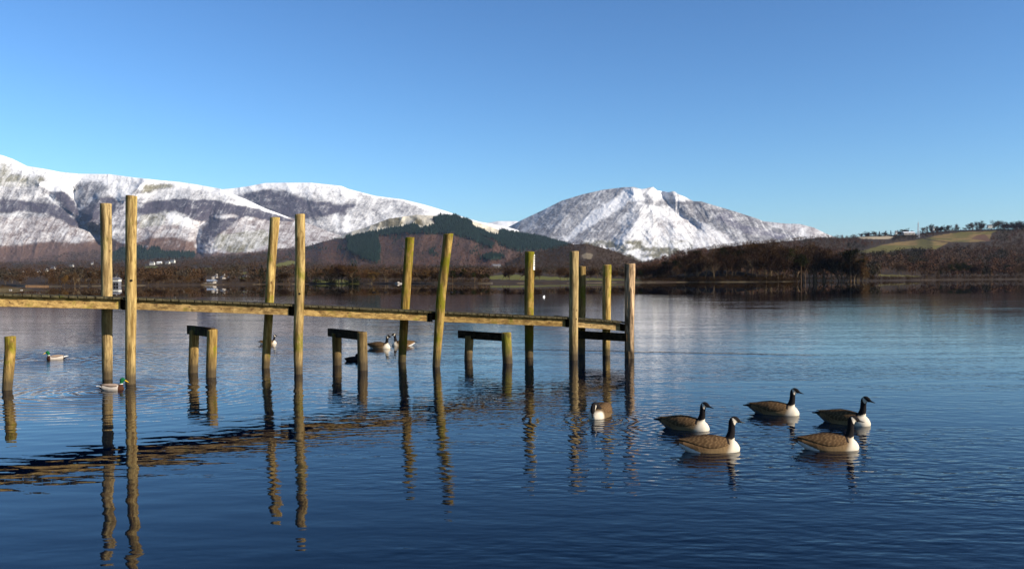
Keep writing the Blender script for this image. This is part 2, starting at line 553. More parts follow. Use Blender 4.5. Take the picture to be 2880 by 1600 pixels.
SNOW = np.array([0.72, 0.71, 0.70]); HEATH = np.array([0.058, 0.050, 0.064]); BRACK = np.array([0.110, 0.064, 0.045])
OLIVE = np.array([0.13, 0.115, 0.062]); GREY = np.array([0.12, 0.110, 0.112]); CONIF = np.array([0.010, 0.019, 0.014])
LARCH = np.array([0.075, 0.045, 0.038]); GRASS = np.array([0.12, 0.125, 0.032]); FLOOR = np.array([0.042, 0.030, 0.022])
PINK = np.array([0.17, 0.125, 0.110])


def warp(PX, PY, amp, sc, seed=0):
    return (PX + amp * (fbm(PX / sc, PY / sc, seed, 4, 0.6) - 0.5) * 2,
            PY + amp * 0.7 * (fbm(PX / sc, PY / sc, seed + 50, 4, 0.6) - 0.5) * 2)


def blur(a, r, n=2):
    for _ in range(n):
        for ax in (0, 1):
            k = 2 * r + 1
            pad = [(0, 0)] * a.ndim; pad[ax] = (r + 1, r)
            c = np.cumsum(np.pad(a, pad, mode='edge'), axis=ax)
            lo = [slice(None)] * a.ndim; hi = [slice(None)] * a.ndim
            lo[ax] = slice(0, -k); hi[ax] = slice(k, None)
            a = (c[tuple(hi)] - c[tuple(lo)]) / k
    return a


def snowmix(S, base, PX, PY, seed, br=3, shear=0.0, k=1.0):
    """thin dusting: smooth cover broken up by grass tufts and downhill streaks"""
    if br: S = blur(S, br); base = blur(base, max(br - 1, 1))
    f1 = fbm(PX / 3.2, PY / 1.8, seed, 3, 0.6) - 0.5
    st = fbm((PX + shear * PY) / 3.5, (PY - shear * PX) / 26, seed + 5, 3, 0.6) - 0.5
    st2 = fbm((PX - 0.8 * shear * PY) / 6, (PY + shear * PX) / 3, seed + 15, 3, 0.6) - 0.5
    md = fbm(PX / 26, PY / 11, seed + 9, 3) - 0.5
    lx = (PX + shear * PY + 9 * (fbm(PX / 30, PY / 30, seed + 40) - 0.5)) / 15
    ln = ridged(lx, (PY - shear * PX) / 60, seed + 33, 2) ** 6
    ln2 = ridged(lx * 1.7 + 4, (PY - shear * PX) / 45, seed + 44, 1) ** 8
    S = S + np.clip(k * 1.0, 0, 1) * (0.30 * ln - 0.20 * ln2)
    f = S + k * (0.40 * f1 + 0.14 * st + 0.24 * st2 + 0.5 * md)
    base = base * (1 + 0.35 * (f1 + st))[..., None]
    return mixa(base, SNOW, sst(0.08, 1.08, f))


# --- left massif
def seg_d(X, Y, pts):
    d = np.full(X.shape, 1e9)
    for (a, b) in zip(pts[:-1], pts[1:]):
        ax, ay = a; bx, by = b
        vx, vy = bx - ax, by - ay
        t = np.clip(((X - ax) * vx + (Y - ay) * vy) / (vx * vx + vy * vy), 0, 1)
        d = np.minimum(d, np.hypot(X - ax - t * vx, Y - ay - t * vy))
    return d


sk_left = [(-60, 405), (0, 435), (37, 448), (75, 467), (130, 476), (168, 484), (224, 489), (306, 490), (373, 499), (447, 507),
           (503, 512), (552, 519), (596, 527), (619, 531), (656, 547), (690, 560), (745, 586), (820, 614), (894, 638), (960, 657), (1060, 690)]
bs_left = [(-60, 775), (600, 770), (1060, 730)]
GUL = [Z1([(575, 370), (590, 520), (640, 620), (740, 700), (780, 760)]), Z1([(360, 400), (480, 510), (600, 600), (720, 700)]),
       Z1([(900, 470), (840, 600), (760, 690)]), Z1([(1580, 570), (1510, 640), (1500, 760), (1490, 830)]), Z1([(1380, 570), (1500, 620)])]
SPUR = [Z1([(480, 390), (620, 560), (680, 640)]), Z1([(1100, 300), (950, 420), (850, 560), (770, 690)]),
        Z1([(300, 320), (420, 460), (600, 560)]), Z1([(1660, 352), (2000, 500), (2400, 640)]), Z1([(760, 430), (700, 560), (660, 620)])]


def relief_left(PX, PY, T):
    X, Y = warp(PX, PY, 12, 60, 3)
    r = 420 * (fbm(PX / 110, PY / 70, 5, 3) - 0.5) * T
    r += 120 * (ridged((X + 0.3 * Y) / 60, Y / 140, 8, 3) - 0.5) * -1
    r += 28 * (fbm(PX / 9, PY / 6, 21, 3) - 0.5)
    for g, a in zip(GUL, (520, 300, 240, 320, 140)):
        r += a * np.exp(-(seg_d(X, Y, g) / 19) ** 1.3)
    for g, a in zip(SPUR, (260, 320, 220, 160, 200)):
        r -= a * np.exp(-(seg_d(X, Y, g) / 22) ** 1.4)
    return r * np.clip(T * 6, 0, 1)


def cover_left(PX, PY, T):
    X, Y = warp(PX, PY, 13, 34, 31)
    X2, Y2 = warp(PX, PY, 7, 12, 37)
    X = X * 0.6 + X2 * 0.4; Y = Y * 0.6 + Y2 * 0.4
    sky = np.interp(PX, *np.array(sk_left, float).T)
    dep = PY - sky
    S = np.full(PX.shape, 0.47)
    S = np.where(dep < 45, 0.47 + 0.65 * (1 - dep / 45), S)
    base = np.broadcast_to(GREY * 0.85, PX.shape + (3,)).copy()
    def P(poly, s=None, b=None, XX=X, YY=Y):
        m = inpoly(XX, YY, poly)
        if s is not None: S[m] = s
        if b is not None: base[m] = b
    P(Z1([(0, 560), (700, 580), (760, 780), (0, 800)]), 0.47, PINK * 0.85)
    P(Z1([(1000, 590), (2600, 560), (2600, 900), (1000, 800)]), 0.45, PINK * 0.9)
    P(Z1([(0, 150), (90, 180), (100, 240), (340, 260), (300, 320), (200, 330), (90, 330), (0, 430)]), 0.46, OLIVE)
    P(Z1([(0, 330), (250, 350), (420, 440), (300, 450), (0, 440)]), 0.50, GREY)
    P(Z1([(330, 300), (500, 280), (560, 330), (560, 430), (480, 380), (380, 370), (290, 320)]), 1.15)
    P(Z1([(580, 310), (700, 290), (780, 300), (780, 340), (700, 400), (620, 470), (590, 440)]), 0.42, GREY)
    P(Z1([(1080, 318), (1300, 318), (1320, 345), (1180, 360), (1060, 380)]), 0.38, OLIVE)
    P(Z1([(870, 300), (1080, 300), (980, 390), (880, 430), (800, 380)]), 0.85)
    P(Z1([(1040, 380), (1500, 350), (1800, 430), (1650, 450), (1400, 430), (1150, 440), (1000, 470)]), 0.66, GREY)
    P(Z1([(0, 430), (150, 440), (300, 460), (480, 470), (560, 530), (600, 600), (640, 650), (500, 610), (350, 540), (200, 520), (0, 530)]), 0.14, HEATH)
    P(Z1([(370, 380), (460, 370), (550, 440), (590, 510), (610, 570), (540, 520), (450, 450)]), 0.12, HEATH)
    P(Z1([(590, 530), (640, 470), (760, 410), (880, 430), (900, 480), (860, 560), (760, 660), (745, 710), (660, 650), (600, 580)]), 0.14, HEATH)
    P(Z1([(880, 470), (1000, 420), (1080, 430), (1000, 560), (880, 640), (850, 600)]), 0.42, HEATH * 1.2)
    P(Z1([(1040, 490), (1150, 445), (1400, 430), (1650, 440), (1780, 470), (1950, 500), (2150, 560), (2220, 600), (2050, 590), (1850, 560),
          (1750, 610), (1680, 680), (1600, 740), (1540, 770), (1510, 770), (1515, 690), (1560, 600), (1480, 590), (1400, 540), (1250, 510),
          (1100, 560), (1040, 610)]), 0.10, HEATH)
    P(Z1([(1600, 560), (1760, 540), (1800, 560), (1700, 580)]), 0.6, PINK)
    P(Z1([(1240, 525), (1380, 560), (1480, 640), (1380, 640), (1270, 600)]), 0.85, OLIVE)
    P(Z1([(1050, 560), (1230, 540), (1250, 620), (1050, 640)]), 0.45, OLIVE)
    P(Z1([(1650, 700), (2000, 650), (2100, 760), (1800, 840), (1600, 800)]), 0.45, OLIVE)
    # bracken low down
    P(Z1([(-60, 790), (220, 770), (400, 760), (600, 760), (760, 740), (560, 860), (500, 1000), (-60, 1050)]), 0.02, BRACK)
    P(Z1([(490, 880), (640, 800), (800, 720), (900, 760), (1000, 790), (950, 1000), (480, 1000)]), 0.04, BRACK * 0.8)
    P(Z1([(1000, 770), (1120, 720), (1300, 720), (1450, 760), (1490, 820), (1480, 900), (900, 900)]), 0.10, BRACK)
    P(Z1([(1480, 830), (1700, 840), (1900, 830), (2100, 800), (2300, 790), (2300, 1000), (1400, 1000)]), 0.08, BRACK * 0.9)
    P(Z1([(820, 860), (920, 810), (1060, 790), (1120, 830), (1150, 790), (1250, 840), (1470, 840), (1460, 890), (1300, 890), (1150, 900), (1000, 920), (820, 930)]), -0.5, CONIF)
    # gully streaks of snow
    for g in GUL:
        d = seg_d(X2, Y2, g); S = S + 0.55 * np.exp(-(d / 2.2) ** 2)
    C = snowmix(S, base, PX, PY, 61, 3, 0.6)
    lowf = sst(700, 740, PY)
    C = mixa(C, base * 0.9, lowf * (S < 0.3))
    return C


H_left = hill('hill', 'snow capped long fell filling the left skyline', sk_left, bs_left, -60, 1060, 900, 330, 4000, 7600, 1.15,
              relief_left, cover_left, M_FELL)

# --- dome behind it
sk_dome = [(560, 545), (619, 533), (656, 530), (693, 525), (745, 515), (801, 514), (876, 514), (960, 523), (978, 531), (1055, 551), (1133, 561),
           (1191, 575), (1249, 592), (1308, 612), (1346, 623), (1381, 629), (1432, 640), (1500, 660)]


def relief_dome(PX, PY, T):
    X, Y = warp(PX, PY, 10, 50, 93)
    return (-140 * (ridged((X - 0.4 * Y) / 90, Y / 160, 15, 3) - 0.5) + 30 * (fbm(PX / 9, PY / 6, 25, 3) - 0.5)
            + 150 * (fbm(PX / 150, PY / 90, 5, 2) - 0.5)) * np.clip(T * 5, 0, 1)


def cover_dome(PX, PY, T):
    X, Y = warp(PX, PY, 13, 30, 131)
    X2, Y2 = warp(PX, PY, 6, 10, 137)
    X = X * 0.6 + X2 * 0.4; Y = Y * 0.6 + Y2 * 0.4
    sky = np.interp(PX, *np.array(sk_dome, float).T)
    dep = PY - sky
    S = 0.70 - 0.0026 * dep
    S = np.where(dep < 26, 0.8 + 0.3 * (1 - dep / 26), S)
    base = np.broadcast_to(GREY * 0.9, PX.shape + (3,)).copy()
    def P(poly, s, b):
        m = inpoly(X, Y, poly); S[m] = s; base[m] = b
    P(Z1([(1780, 400), (2000, 350), (2150, 370), (2300, 440), (2576, 470), (2900, 480), (2900, 540), (2576, 560), (2400, 560), (2250, 600), (2100, 560), (1950, 490)]), 0.16, HEATH)
    P(Z2([(-60, 450), (60, 460), (230, 480), (240, 520), (60, 530), (-60, 540)]), 0.14, HEATH)
    P(Z2([(290, 380), (600, 430), (800, 500), (700, 520), (420, 520), (260, 480)]), 0.52, GREY)
    P(Z2([(200, 480), (400, 500), (420, 600), (250, 650), (150, 640)]), 0.60, GREY)
    for g in (Z2([(120, 520), (135, 640)]), Z2([(200, 540), (188, 640)])):
        S = S + 0.8 * np.exp(-(seg_d(X2, Y2, g) / 4) ** 2)
    return snowmix(S, base, PX, PY, 161, 3, 0.5)


H_dome = hill('hill', 'rounded snowy dome behind the long left fell', sk_dome, [(560, 700), (1500, 690)], 560, 1500, 520, 170, 6900, 8900, 1.1,
              relief_dome, cover_dome, M_FELL)

# --- far pale hills
hill('hill', 'tiny white far hill in the gap between the two snowy fells', [(1340, 632), (1372, 627), (1401, 622), (1451, 622), (1500, 630)], [(1340, 680), (1500, 680)],
     1340, 1500, 60, 20, 11000, 12500, 1, lambda a, b, t: 60 * (fbm(a / 20, b / 8, 3) - 0.5),
     lambda a, b, t: snowmix(np.full(a.shape, 0.95), np.broadcast_to(GREY, a.shape + (3,)), a, b, 4, 1), M_FELL)
hill('hill', 'low pale snow dusted ridge right of the peaked fell', [(2080, 612), (2152, 623), (2210, 629), (2249, 630), (2288, 640), (2323, 657), (2380, 680)],
     [(2080, 700), (2380, 700)], 2080, 2380, 160, 50, 10000, 12000, 1, lambda a, b, t: 100 * (fbm(a / 30, b / 18, 3) - 0.5),
     lambda a, b, t: snowmix(np.full(a.shape, 0.55), np.broadcast_to(PINK * 0.8, a.shape + (3,)), a, b, 44, 1), M_FELL)

# --- peaked fell on the right
sk_peak = [(1380, 660), (1432, 638), (1463, 621), (1521, 594), (1579, 565), (1638, 547), (1696, 534), (1754, 527), (1781, 526), (1804, 532), (1815, 531), (1825, 528),
           (1837, 526), (1847, 535), (1855, 537), (1870, 539), (1880, 541), (1893, 538), (1900, 540), (1905, 545), (1925, 553), (1950, 566), (1973, 567), (2016, 580), (2074, 597), (2132, 616),
           (2191, 642), (2229, 655), (2257, 667), (2320, 700)]


def relief_peak(PX, PY, T):
    X, Y = warp(PX, PY, 8, 50, 193)
    left = sst(1830, 1760, X)
    r = -150 * (ridged((X + 0.75 * Y) / 70, Y / 220, 115, 3) - 0.5) * left
    r += -190 * (ridged((X - 0.8 * Y) / 75, Y / 200, 119, 3) - 0.5) * (1 - left)
    r += 34 * (fbm(PX / 8, PY / 6, 25, 3) - 0.5)
    r -= 260 * np.exp(-(seg_d(X, Y, Z2([(2270, 330), (2330, 420), (2300, 560), (2200, 700)])) / 30) ** 1.5)
    r += 330 * np.exp(-(seg_d(X, Y, [(1862, 540), (1885, 580), (1915, 612), (1960, 640)]) / 17) ** 1.4)
    r -= 200 * np.exp(-(seg_d(X, Y, [(1960, 568), (2030, 610), (2110, 650)]) / 22) ** 1.5)
    return r * np.clip(T * 6, 0, 1)


def cover_peak(PX, PY, T):
    X, Y = warp(PX, PY, 11, 30, 231)
    X2, Y2 = warp(PX, PY, 6, 9, 237)
    X = X * 0.6 + X2 * 0.4; Y = Y * 0.6 + Y2 * 0.4
    S = np.full(PX.shape, 0.42)
    base = np.broadcast_to(GREY * 0.92, PX.shape + (3,)).copy()
    def P(poly, s, b=None):
        m = inpoly(X, Y, poly); S[m] = s
        if b is not None: base[m] = b
    P(Z2([(2150, 560), (2300, 430), (2800, 560), (2950, 800), (1750, 800), (1900, 690), (2020, 640)]), 0.66, GREY * 1.1)
    P(Z2([(1950, 560), (2150, 520), (2200, 640), (2130, 740), (1980, 760), (1800, 730), (1880, 640)]), 0.42, GREY)
    P(Z2([(2210, 330), (2330, 345), (2360, 420), (2230, 440), (2080, 540), (1930, 620), (1790, 725), (1760, 705), (1940, 530), (2050, 455), (2150, 400)]), 1.0)
    P(Z2([(1640, 470), (1680, 470), (1500, 640), (1450, 640)]), 0.66)
    P(Z2([(2330, 335), (2420, 320), (2600, 350), (2700, 390), (2620, 430), (2400, 400)]), 0.74, GREY * 0.7)
    P(Z3([(100, 170), (250, 172), (500, 250), (970, 430), (1000, 480), (500, 450), (300, 350), (60, 260), (40, 200)]), 0.33, GREY * 0.8)
    P(Z3([(330, 280), (430, 250), (520, 340), (700, 370), (940, 430), (800, 440), (560, 400), (380, 330)]), 0.26, HEATH * 1.3)
    P(Z3([(-40, 260), (40, 240), (200, 320), (420, 410), (480, 470), (440, 500), (-200, 500)]), 0.72, PINK * 0.8)
    m = (PY > 676) & (PX > 1640) & (PX < 1950)
    fld = np.where(vn(X / 26, Y / 9, 77) > 0.6, 0.22, 0.8)
    S[m] = fld[m]; base[m] = (OLIVE * 0.9)
    return snowmix(S, base, PX, PY, 261, 3, np.where(PX < 1850, 0.75, -0.6))


H_peak = hill('hill', 'peaked snowy fell with jagged summit right of centre', sk_peak, [(1380, 745), (2320, 745)], 1380, 2320, 760, 250, 6300, 9600, 1.1,
              relief_peak, cover_peak, M_FELL)

# --- forested hill in front
sk_forest = [(700, 712), (745, 712), (820, 702), (876, 690), (900, 682), (940, 672), (978, 655), (1036, 637), (1094, 615), (1172, 604), (1234, 608), (1288, 610), (1323, 621), (1366, 633),
             (1405, 648), (1467, 660), (1521, 668), (1560, 679), (1599, 690), (1640, 705), (1700, 740)]


def cover_forest(PX, PY, T):
    X, Y = warp(PX, PY, 7, 16, 331)
    base = np.broadcast_to(LARCH, PX.shape + (3,)).copy()
    k = fbm(PX / 40, PY / 20, 71)[..., None]
    base = base * (0.8 + 0.5 * k)
    S = np.full(PX.shape, -0.6)
    top = Z2([(-60, 560), (350, 540), (860, 480), (1100, 520), (1500, 640), (1480, 655), (1300, 632), (1310, 665), (1210, 660), (1110, 615), (1080, 570), (1000, 545),
              (860, 537), (810, 560), (835, 600), (790, 622), (720, 625), (690, 600), (500, 640), (250, 685), (-60, 730)])
    m = inpoly(X, Y, top); S[m] = 0.86; base[m] = OLIVE * 0.9
    m = inpoly(X, Y, Z2([(380, 600), (480, 545), (560, 540), (600, 590), (540, 610), (420, 620)])) | inpoly(X, Y, Z2([(640, 530), (740, 560), (755, 610), (700, 590)]))
    S[m] = 0.30; base[m] = OLIVE
    con = CON_POLYS
    mc = np.zeros(PX.shape, bool)
    for p in con: mc |= inpoly(X, Y, p)
    mc &= ~(S > 0)
    base[mc] = CONIF; S[mc] = -1
    m = inpoly(X, Y, Z2([(440, 860), (520, 830), (620, 850), (560, 870)])); base[m] = BRACK
    H_tmp['con'] = mc; H_tmp['open'] = (S > 0)
    return snowmix(S, base, PX, PY, 361, 1)


H_tmp = {}
CON_POLYS = [Z2([(180, 700), (500, 640), (690, 600), (720, 640), (790, 620), (850, 600), (800, 560), (860, 530), (1000, 535), (1090, 565), (1110, 620), (1200, 660),
                 (1300, 680), (1300, 640), (1460, 660), (1600, 680), (1700, 710), (1830, 740), (1800, 775), (1650, 790), (1400, 790), (1330, 760), (1240, 700), (1130, 668),
                 (1260, 752), (1240, 772), (1060, 700), (960, 672), (700, 668), (420, 690), (430, 860), (400, 890), (300, 850), (200, 800), (190, 740)]),
             Z2([(1180, 840), (1280, 820), (1330, 850), (1200, 870)])]
H_for = hill('hill', 'dark forested hill with snowy crest below the white dome', sk_forest, [(700, 780), (1700, 780)], 700, 1700, 520, 170, 2600, 4700, 1.2,
             lambda a, b, t: (-420 * (ridged((a + 0.3 * b) / 130, b / 170, 415, 3) - 0.5) + 24 * (fbm(a / 10, b / 8, 3) - 0.5)) * np.clip(t * 5, 0, 1),
             cover_forest, M_LOW)
H_for.con = H_tmp['con']; H_for.open = H_tmp['open']

# --- small wooded crag hill
sk_crag = [(1420, 742), (1463, 720), (1540, 707), (1579, 695), (1618, 687), (1649, 685), (1696, 697), (1735, 709), (1773, 724), (1804, 738), (1840, 760), (1880, 775)]
H_crag = hill('hill', 'small wooded knoll with a pale rock face behind the jetty end', sk_crag, [(1420, 785), (1880, 785)], 1420, 1880, 240, 90, 1250, 2000, 1.1,
              lambda a, b, t: -90 * (ridged(a / 90, b / 90, 515, 3) - 0.5) * np.clip(t * 5, 0, 1),
              lambda a, b, t: mixa(np.broadcast_to(FLOOR * 1.2, a.shape + (3,)), np.array([0.16, 0.14, 0.115]),
                                   (inpoly(*warp(a, b, 3, 5, 7), Z2([(1890, 820), (1930, 800), (1980, 810), (1960, 850), (1920, 850)]))).astype(float)), M_LOW)

# --- lowland along the left and centre shore
SHORE_L = [(-80, 800), (137, 806), (400, 803), (693, 800), (900, 798.5), (1340, 797.5), (1700, 795.5), (1950, 793.5)]


def shore_r(xs, ys):
    return on_water(np.array(xs, float), np.array(ys, float))[..., 1]


def cover_low(PX, PY, T):
    X, Y = warp(PX, PY, 4, 14, 431)
    C = np.broadcast_to(FLOOR, PX.shape + (3,)) * (0.75 + 0.6 * fbm(PX / 20, PY / 6, 77))[..., None]
    C = C.copy()
    m = np.zeros(PX.shape, bool)
    for p in FIELDS: m |= inpoly(X, Y, p)
    C[m] = GRASS
    H_tmp['field'] = m
    strip = PY > np.interp(PX, *np.array(SHORE_L, float).T) - 2.0
    C[strip & (fbm(PX / 40, PY * 0, 12) > 0.56)] = np.array([0.11, 0.09, 0.065])
    return C


FIELDS = [ZA([(750, 425), (900, 395), (1060, 420), (1070, 470), (800, 465)]), ZB([(880, 380), (1080, 360), (1250, 330), (1250, 385), (900, 420)]),
          ZB([(1750, 440), (2100, 390), (2280, 350), (2576, 230), (2800, 190), (2800, 260), (2300, 405), (1900, 455)]),
          ZB([(0, 320), (290, 308), (250, 380), (20, 350)]), ZB([(1780, 520), (1900, 510), (1900, 550), (1780, 560)]),
          [(1376, 775), (1450, 773), (1560, 779), (1700, 783), (1800, 786), (1800, 789), (1600, 788), (1376, 786)],
          [(945, 786), (1010, 790), (1010, 799), (945, 799)], [(880, 786), (945, 788), (945, 795), (880, 795)]]
xs = np.linspace(-80, 1950, 30)
rl = [(x, float(shore_r(x, np.interp(x, *np.array(SHORE_L).T)))) for x in xs]
H_low = hill('ground', 'low wooded shore with small green fields across the lake', [(-80, 742), (300, 737), (600, 728), (745, 716), (860, 742), (1000, 752), (1500, 757), (1950, 765)],
             SHORE_L, -80, 1950, 700, 70, rl, [(-80, 3600), (745, 3300), (1000, 2400), (1950, 1500)], 2.0,
             lambda a, b, t: 0 * a, cover_low, M_LOW)
H_low.field = H_tmp['field']
H_low.obj['category'] = 'ground'

# --- right hillside
SHORE_R = [(1780, 790), (2300, 789), (2470, 789.5), (2640, 787), (2960, 784.5)]
sk_right = [(1780, 765), (1850, 745), (1900, 722), (2000, 700), (2100, 688), (2257, 674), (2307, 668), (2385, 669), (2443, 663), (2559, 661), (2618, 653), (2715, 647),
            (2812, 645), (2960, 645)]
RFIELDS = [Z6([(-640, 860), (-300, 760), (0, 680), (330, 640), (650, 590), (1000, 510), (1400, 465), (1700, 470), (2030, 440), (2030, 415), (2020, 440), (1870, 490),
               (1850, 640), (1500, 660), (1100, 650), (1050, 690), (850, 790), (550, 770), (250, 790), (0, 850), (-300, 850)]),
           Z6([(-600, 560), (0, 545), (100, 560), (0, 600), (-500, 600)]), Z6([(-200, 1245), (0, 1250), (350, 1265), (600, 1285), (560, 1295), (0, 1285), (-200, 1280)])]


def cover_right(PX, PY, T):
    X, Y = warp(PX, PY, 3, 12, 531)
    C = np.broadcast_to(FLOOR, PX.shape + (3,)) * (0.7 + 0.6 * fbm(PX / 20, PY / 8, 87))[..., None]
    C = C.copy()
    m = np.zeros(PX.shape, bool)
    for p in RFIELDS: m |= inpoly(X, Y, p)
    g = mixa(np.broadcast_to(np.array([0.115, 0.108, 0.034]), PX.shape + (3,)), np.array([0.19, 0.14, 0.065]), sst(0.4, 0.65, fbm(PX / 50, PY / 8, 5)) * (PY < 690))
    C[m] = g[m]
    f = inpoly(X, Y, Z6([(-600, 560), (0, 545), (100, 560), (0, 600), (-500, 600)])); C[f] = np.array([0.42, 0.38, 0.33])
    wall = seg_d(PX, PY, Z6([(620, 590), (900, 640), (1080, 660)])) < 1.1
    C[wall] = FLOOR * 0.6
    b = inpoly(X, Y, Z6([(1500, 600), (1600, 540), (1750, 520), (1860, 600), (1850, 650)])); C[b] = BRACK * 1.1
    H_tmp['rf'] = m
    return C


xs = np.linspace(1780, 2960, 20)
rr = [(x, float(shore_r(x, np.interp(x, *np.array(SHORE_R).T)))) for x in xs]
H_right = hill('hill', 'wooded hillside with a sloping green pasture on the right', sk_right, SHORE_R, 1780, 2960, 520, 130, rr, [(1780, 1300), (2300, 2100), (2960, 2200)], 1.1,
               lambda a, b, t: -70 * (ridged(a / 160, b / 120, 615, 3) - 0.5) * np.clip(t * 4, 0, 1) * np.clip((1 - t) * 5, 0.2, 1), cover_right, M_LOW)
H_right.field = H_tmp['rf']


# --- island mound
def mound(name, label, px0, px1, py, depth, h, col, ry=None):
    a = on_water(np.array(px0, float), np.array(py, float)); b = on_water(np.array(px1, float), np.array(py, float))
    cx, cy = (a[0] + b[0]) / 2, (a[1] + b[1]) / 2 + depth / 2
    hx = (b[0] - a[0]) / 2; hy = depth / 2
    n, m = 90, 24
    V = []; F = []; C = []
    for j in range(m + 1):
        q = j / m
        for i in range(n):
            an = 2 * math.pi * i / n
            wob = 1 + 0.05 * math.sin(3 * an + 1) + 0.04 * math.sin(7 * an)
            z = -0.4 + (h + 0.4) * (1 - (1 - q) ** 1.0 if False else math.sin(q * math.pi / 2) ** 1.2)
            rr_ = (1 - q) * wob
            V.append((cx + hx * rr_ * math.cos(an), cy + hy * rr_ * math.sin(an), z))
            C.append(tuple(np.array(col) * (0.8 + 0.4 * random.random())) if z > 0.5 else (0.10, 0.085, 0.06))
    for j in range(m):
        for i in range(n):
            F.append((j*n+i, j*n+(i+1) % n, (j+1)*n+(i+1) % n, (j+1)*n+i))
    o = link(name, mesh_np(name, V, np.array(F), np.array(C), smooth=True), M_LOW)
    tag(o, label, 'ground', kind='structure')
    def gz(x, y):
        q = 1 - math.hypot((x - cx) / hx, (y - cy) / hy)
        return -0.4 + (h + 0.4) * math.sin(max(q, 0) * math.pi / 2) ** 1.2 if q > 0 else -1
    return o, (cx, cy, hx, hy), gz


isl, ISL, isl_z = mound('island', 'low wooded island at the right of the lake', 1780, 2468, 793.2, 95, 7.0, FLOOR * 0.8)
lh, LH, lh_z = mound('headland', 'stony spit with tawny scrub at the far left edge', -300, 50, 817, 9, 1.3, (0.07, 0.05, 0.025))


# ------------------------------------------------------------------ far woods (uncountable masses)
def ell_tufts(base, h, n, wr, col, colvar, tri, low=0.15):
    """crowns of random slivers. base (k,3), h (k,), returns V,F,C"""
    k = len(base)
    u = RNG.normal(size=(k, n, 3)); u /= np.linalg.norm(u, axis=2, keepdims=True)
    rad = RNG.random((k, n, 1)) ** 0.45
    p = u * rad
    c = base[:, None, :] + np.stack([p[..., 0] * (h * wr)[:, None], p[..., 1] * (h * wr)[:, None],
                                     (h * (0.5 + low / 2))[:, None] + p[..., 2] * (h * (0.5 - low / 2))[:, None]], -1)
    s = (h * tri)[:, None, None, None]
    t1 = np.cross(u, np.array([0.2, 0.1, 1.0])); t1 /= np.linalg.norm(t1, axis=2, keepdims=True)
    t2 = np.cross(u, t1)
    q1 = RNG.normal(size=(k, n, 3, 1)); q2 = RNG.normal(size=(k, n, 3, 1)); q3 = RNG.normal(size=(k, n, 3, 1)) * 0.35
    d = (q1 * t1[:, :, None, :] + q2 * t2[:, :, None, :] * 1.2 + q3 * u[:, :, None, :]) * s * 0.50
    V = c[:, :, None, :] + d
    cc = col * (1 + (RNG.random((k, 1)) - 0.5) * colvar)
    C = np.repeat(np.broadcast_to(cc[:, None, :], (k, n, 3))[:, :, None, :] * (0.75 + 0.5 * RNG.random((k, n, 1, 1))), 3, axis=2)
    V = V.reshape(-1, 3)
    return V, np.arange(len(V)).reshape(-1, 3), C.reshape(-1, 3)


def stems(base, h, col, wid=0.012):
    k = len(base); a_ = RNG.random((k, 1)) * 0.3
    W = (h * wid)[:, None]; z = np.zeros((k, 1))
    V = np.stack([base + np.concatenate([-W, z, z - 0.5], 1), base + np.concatenate([W, z, z - 0.5], 1),
                  base + np.concatenate([W * 0.5 + a_, z, (h * 0.75)[:, None]], 1)], 1).reshape(-1, 3)
    C = np.repeat(col * (0.6 + 0.8 * RNG.random((k, 1))), 3, 0)
    return V, np.arange(k * 3).reshape(-1, 3), C


def cones(base, h, wr, col, colvar):
    k = len(base); n = 5
    an = np.linspace(0, 2 * np.pi, n, endpoint=False)[None] + RNG.random((k, 1)) * 6
    rr_ = (h * wr)[:, None] * (0.75 + 0.5 * RNG.random((k, n)))
    ring = np.stack([base[:, None, 0] + np.cos(an) * rr_, base[:, None, 1] + np.sin(an) * rr_,
                     base[:, None, 2] + (h * 0.08)[:, None] + 0 * an], -1)
    apex = base + np.stack([0 * h, 0 * h, h], -1)
    V = np.concatenate([ring, apex[:, None]], 1)
    f = np.array([(i, (i + 1) % n, n) for i in range(n)])
    F = (np.arange(k)[:, None, None] * (n + 1) + f[None]).reshape(-1, 3)
    cc = col * (1 + (RNG.random((k, 1)) - 0.5) * colvar)
    C = np.repeat(cc[:, None], n + 1, 1) * (0.8 + 0.4 * RNG.random((k, n + 1, 1)))
    return V.reshape(-1, 3), F, C.reshape(-1, 3)


def pick(H, mask, n, jmin=0, jmax=None):
    jmax = jmax or H.ny - 1
    ok = mask.copy(); ok[:jmin] = False; ok[jmax:] = False; ok[:, -1] = False
    idx = np.flatnonzero(ok)
    s = RNG.choice(idx, n)
    j, i = np.unravel_index(s, ok.shape)
    a, b = RNG.random((n, 1)), RNG.random((n, 1))
    P = H.P[j, i] + a * (H.P[j, i + 1] - H.P[j, i]) + b * (H.P[np.minimum(j + 1, H.ny - 1), i] - H.P[j, i])
    return P, H.px[j, i], H.py[j, i]


def join(parts):
    V, F, C = [], [], []; o = 0
    for v, f, c in parts:
        V.append(v); F.append(f + o); C.append(c); o += len(v)
    return np.concatenate(V), np.concatenate(F), np.concatenate(C)


def stuff(name, parts, label, cat):
    V, F, C = join(parts)
    o = link(name, mesh_np(name, V, F, C), M_TREE)
    return tag(o, label, cat, kind='stuff')


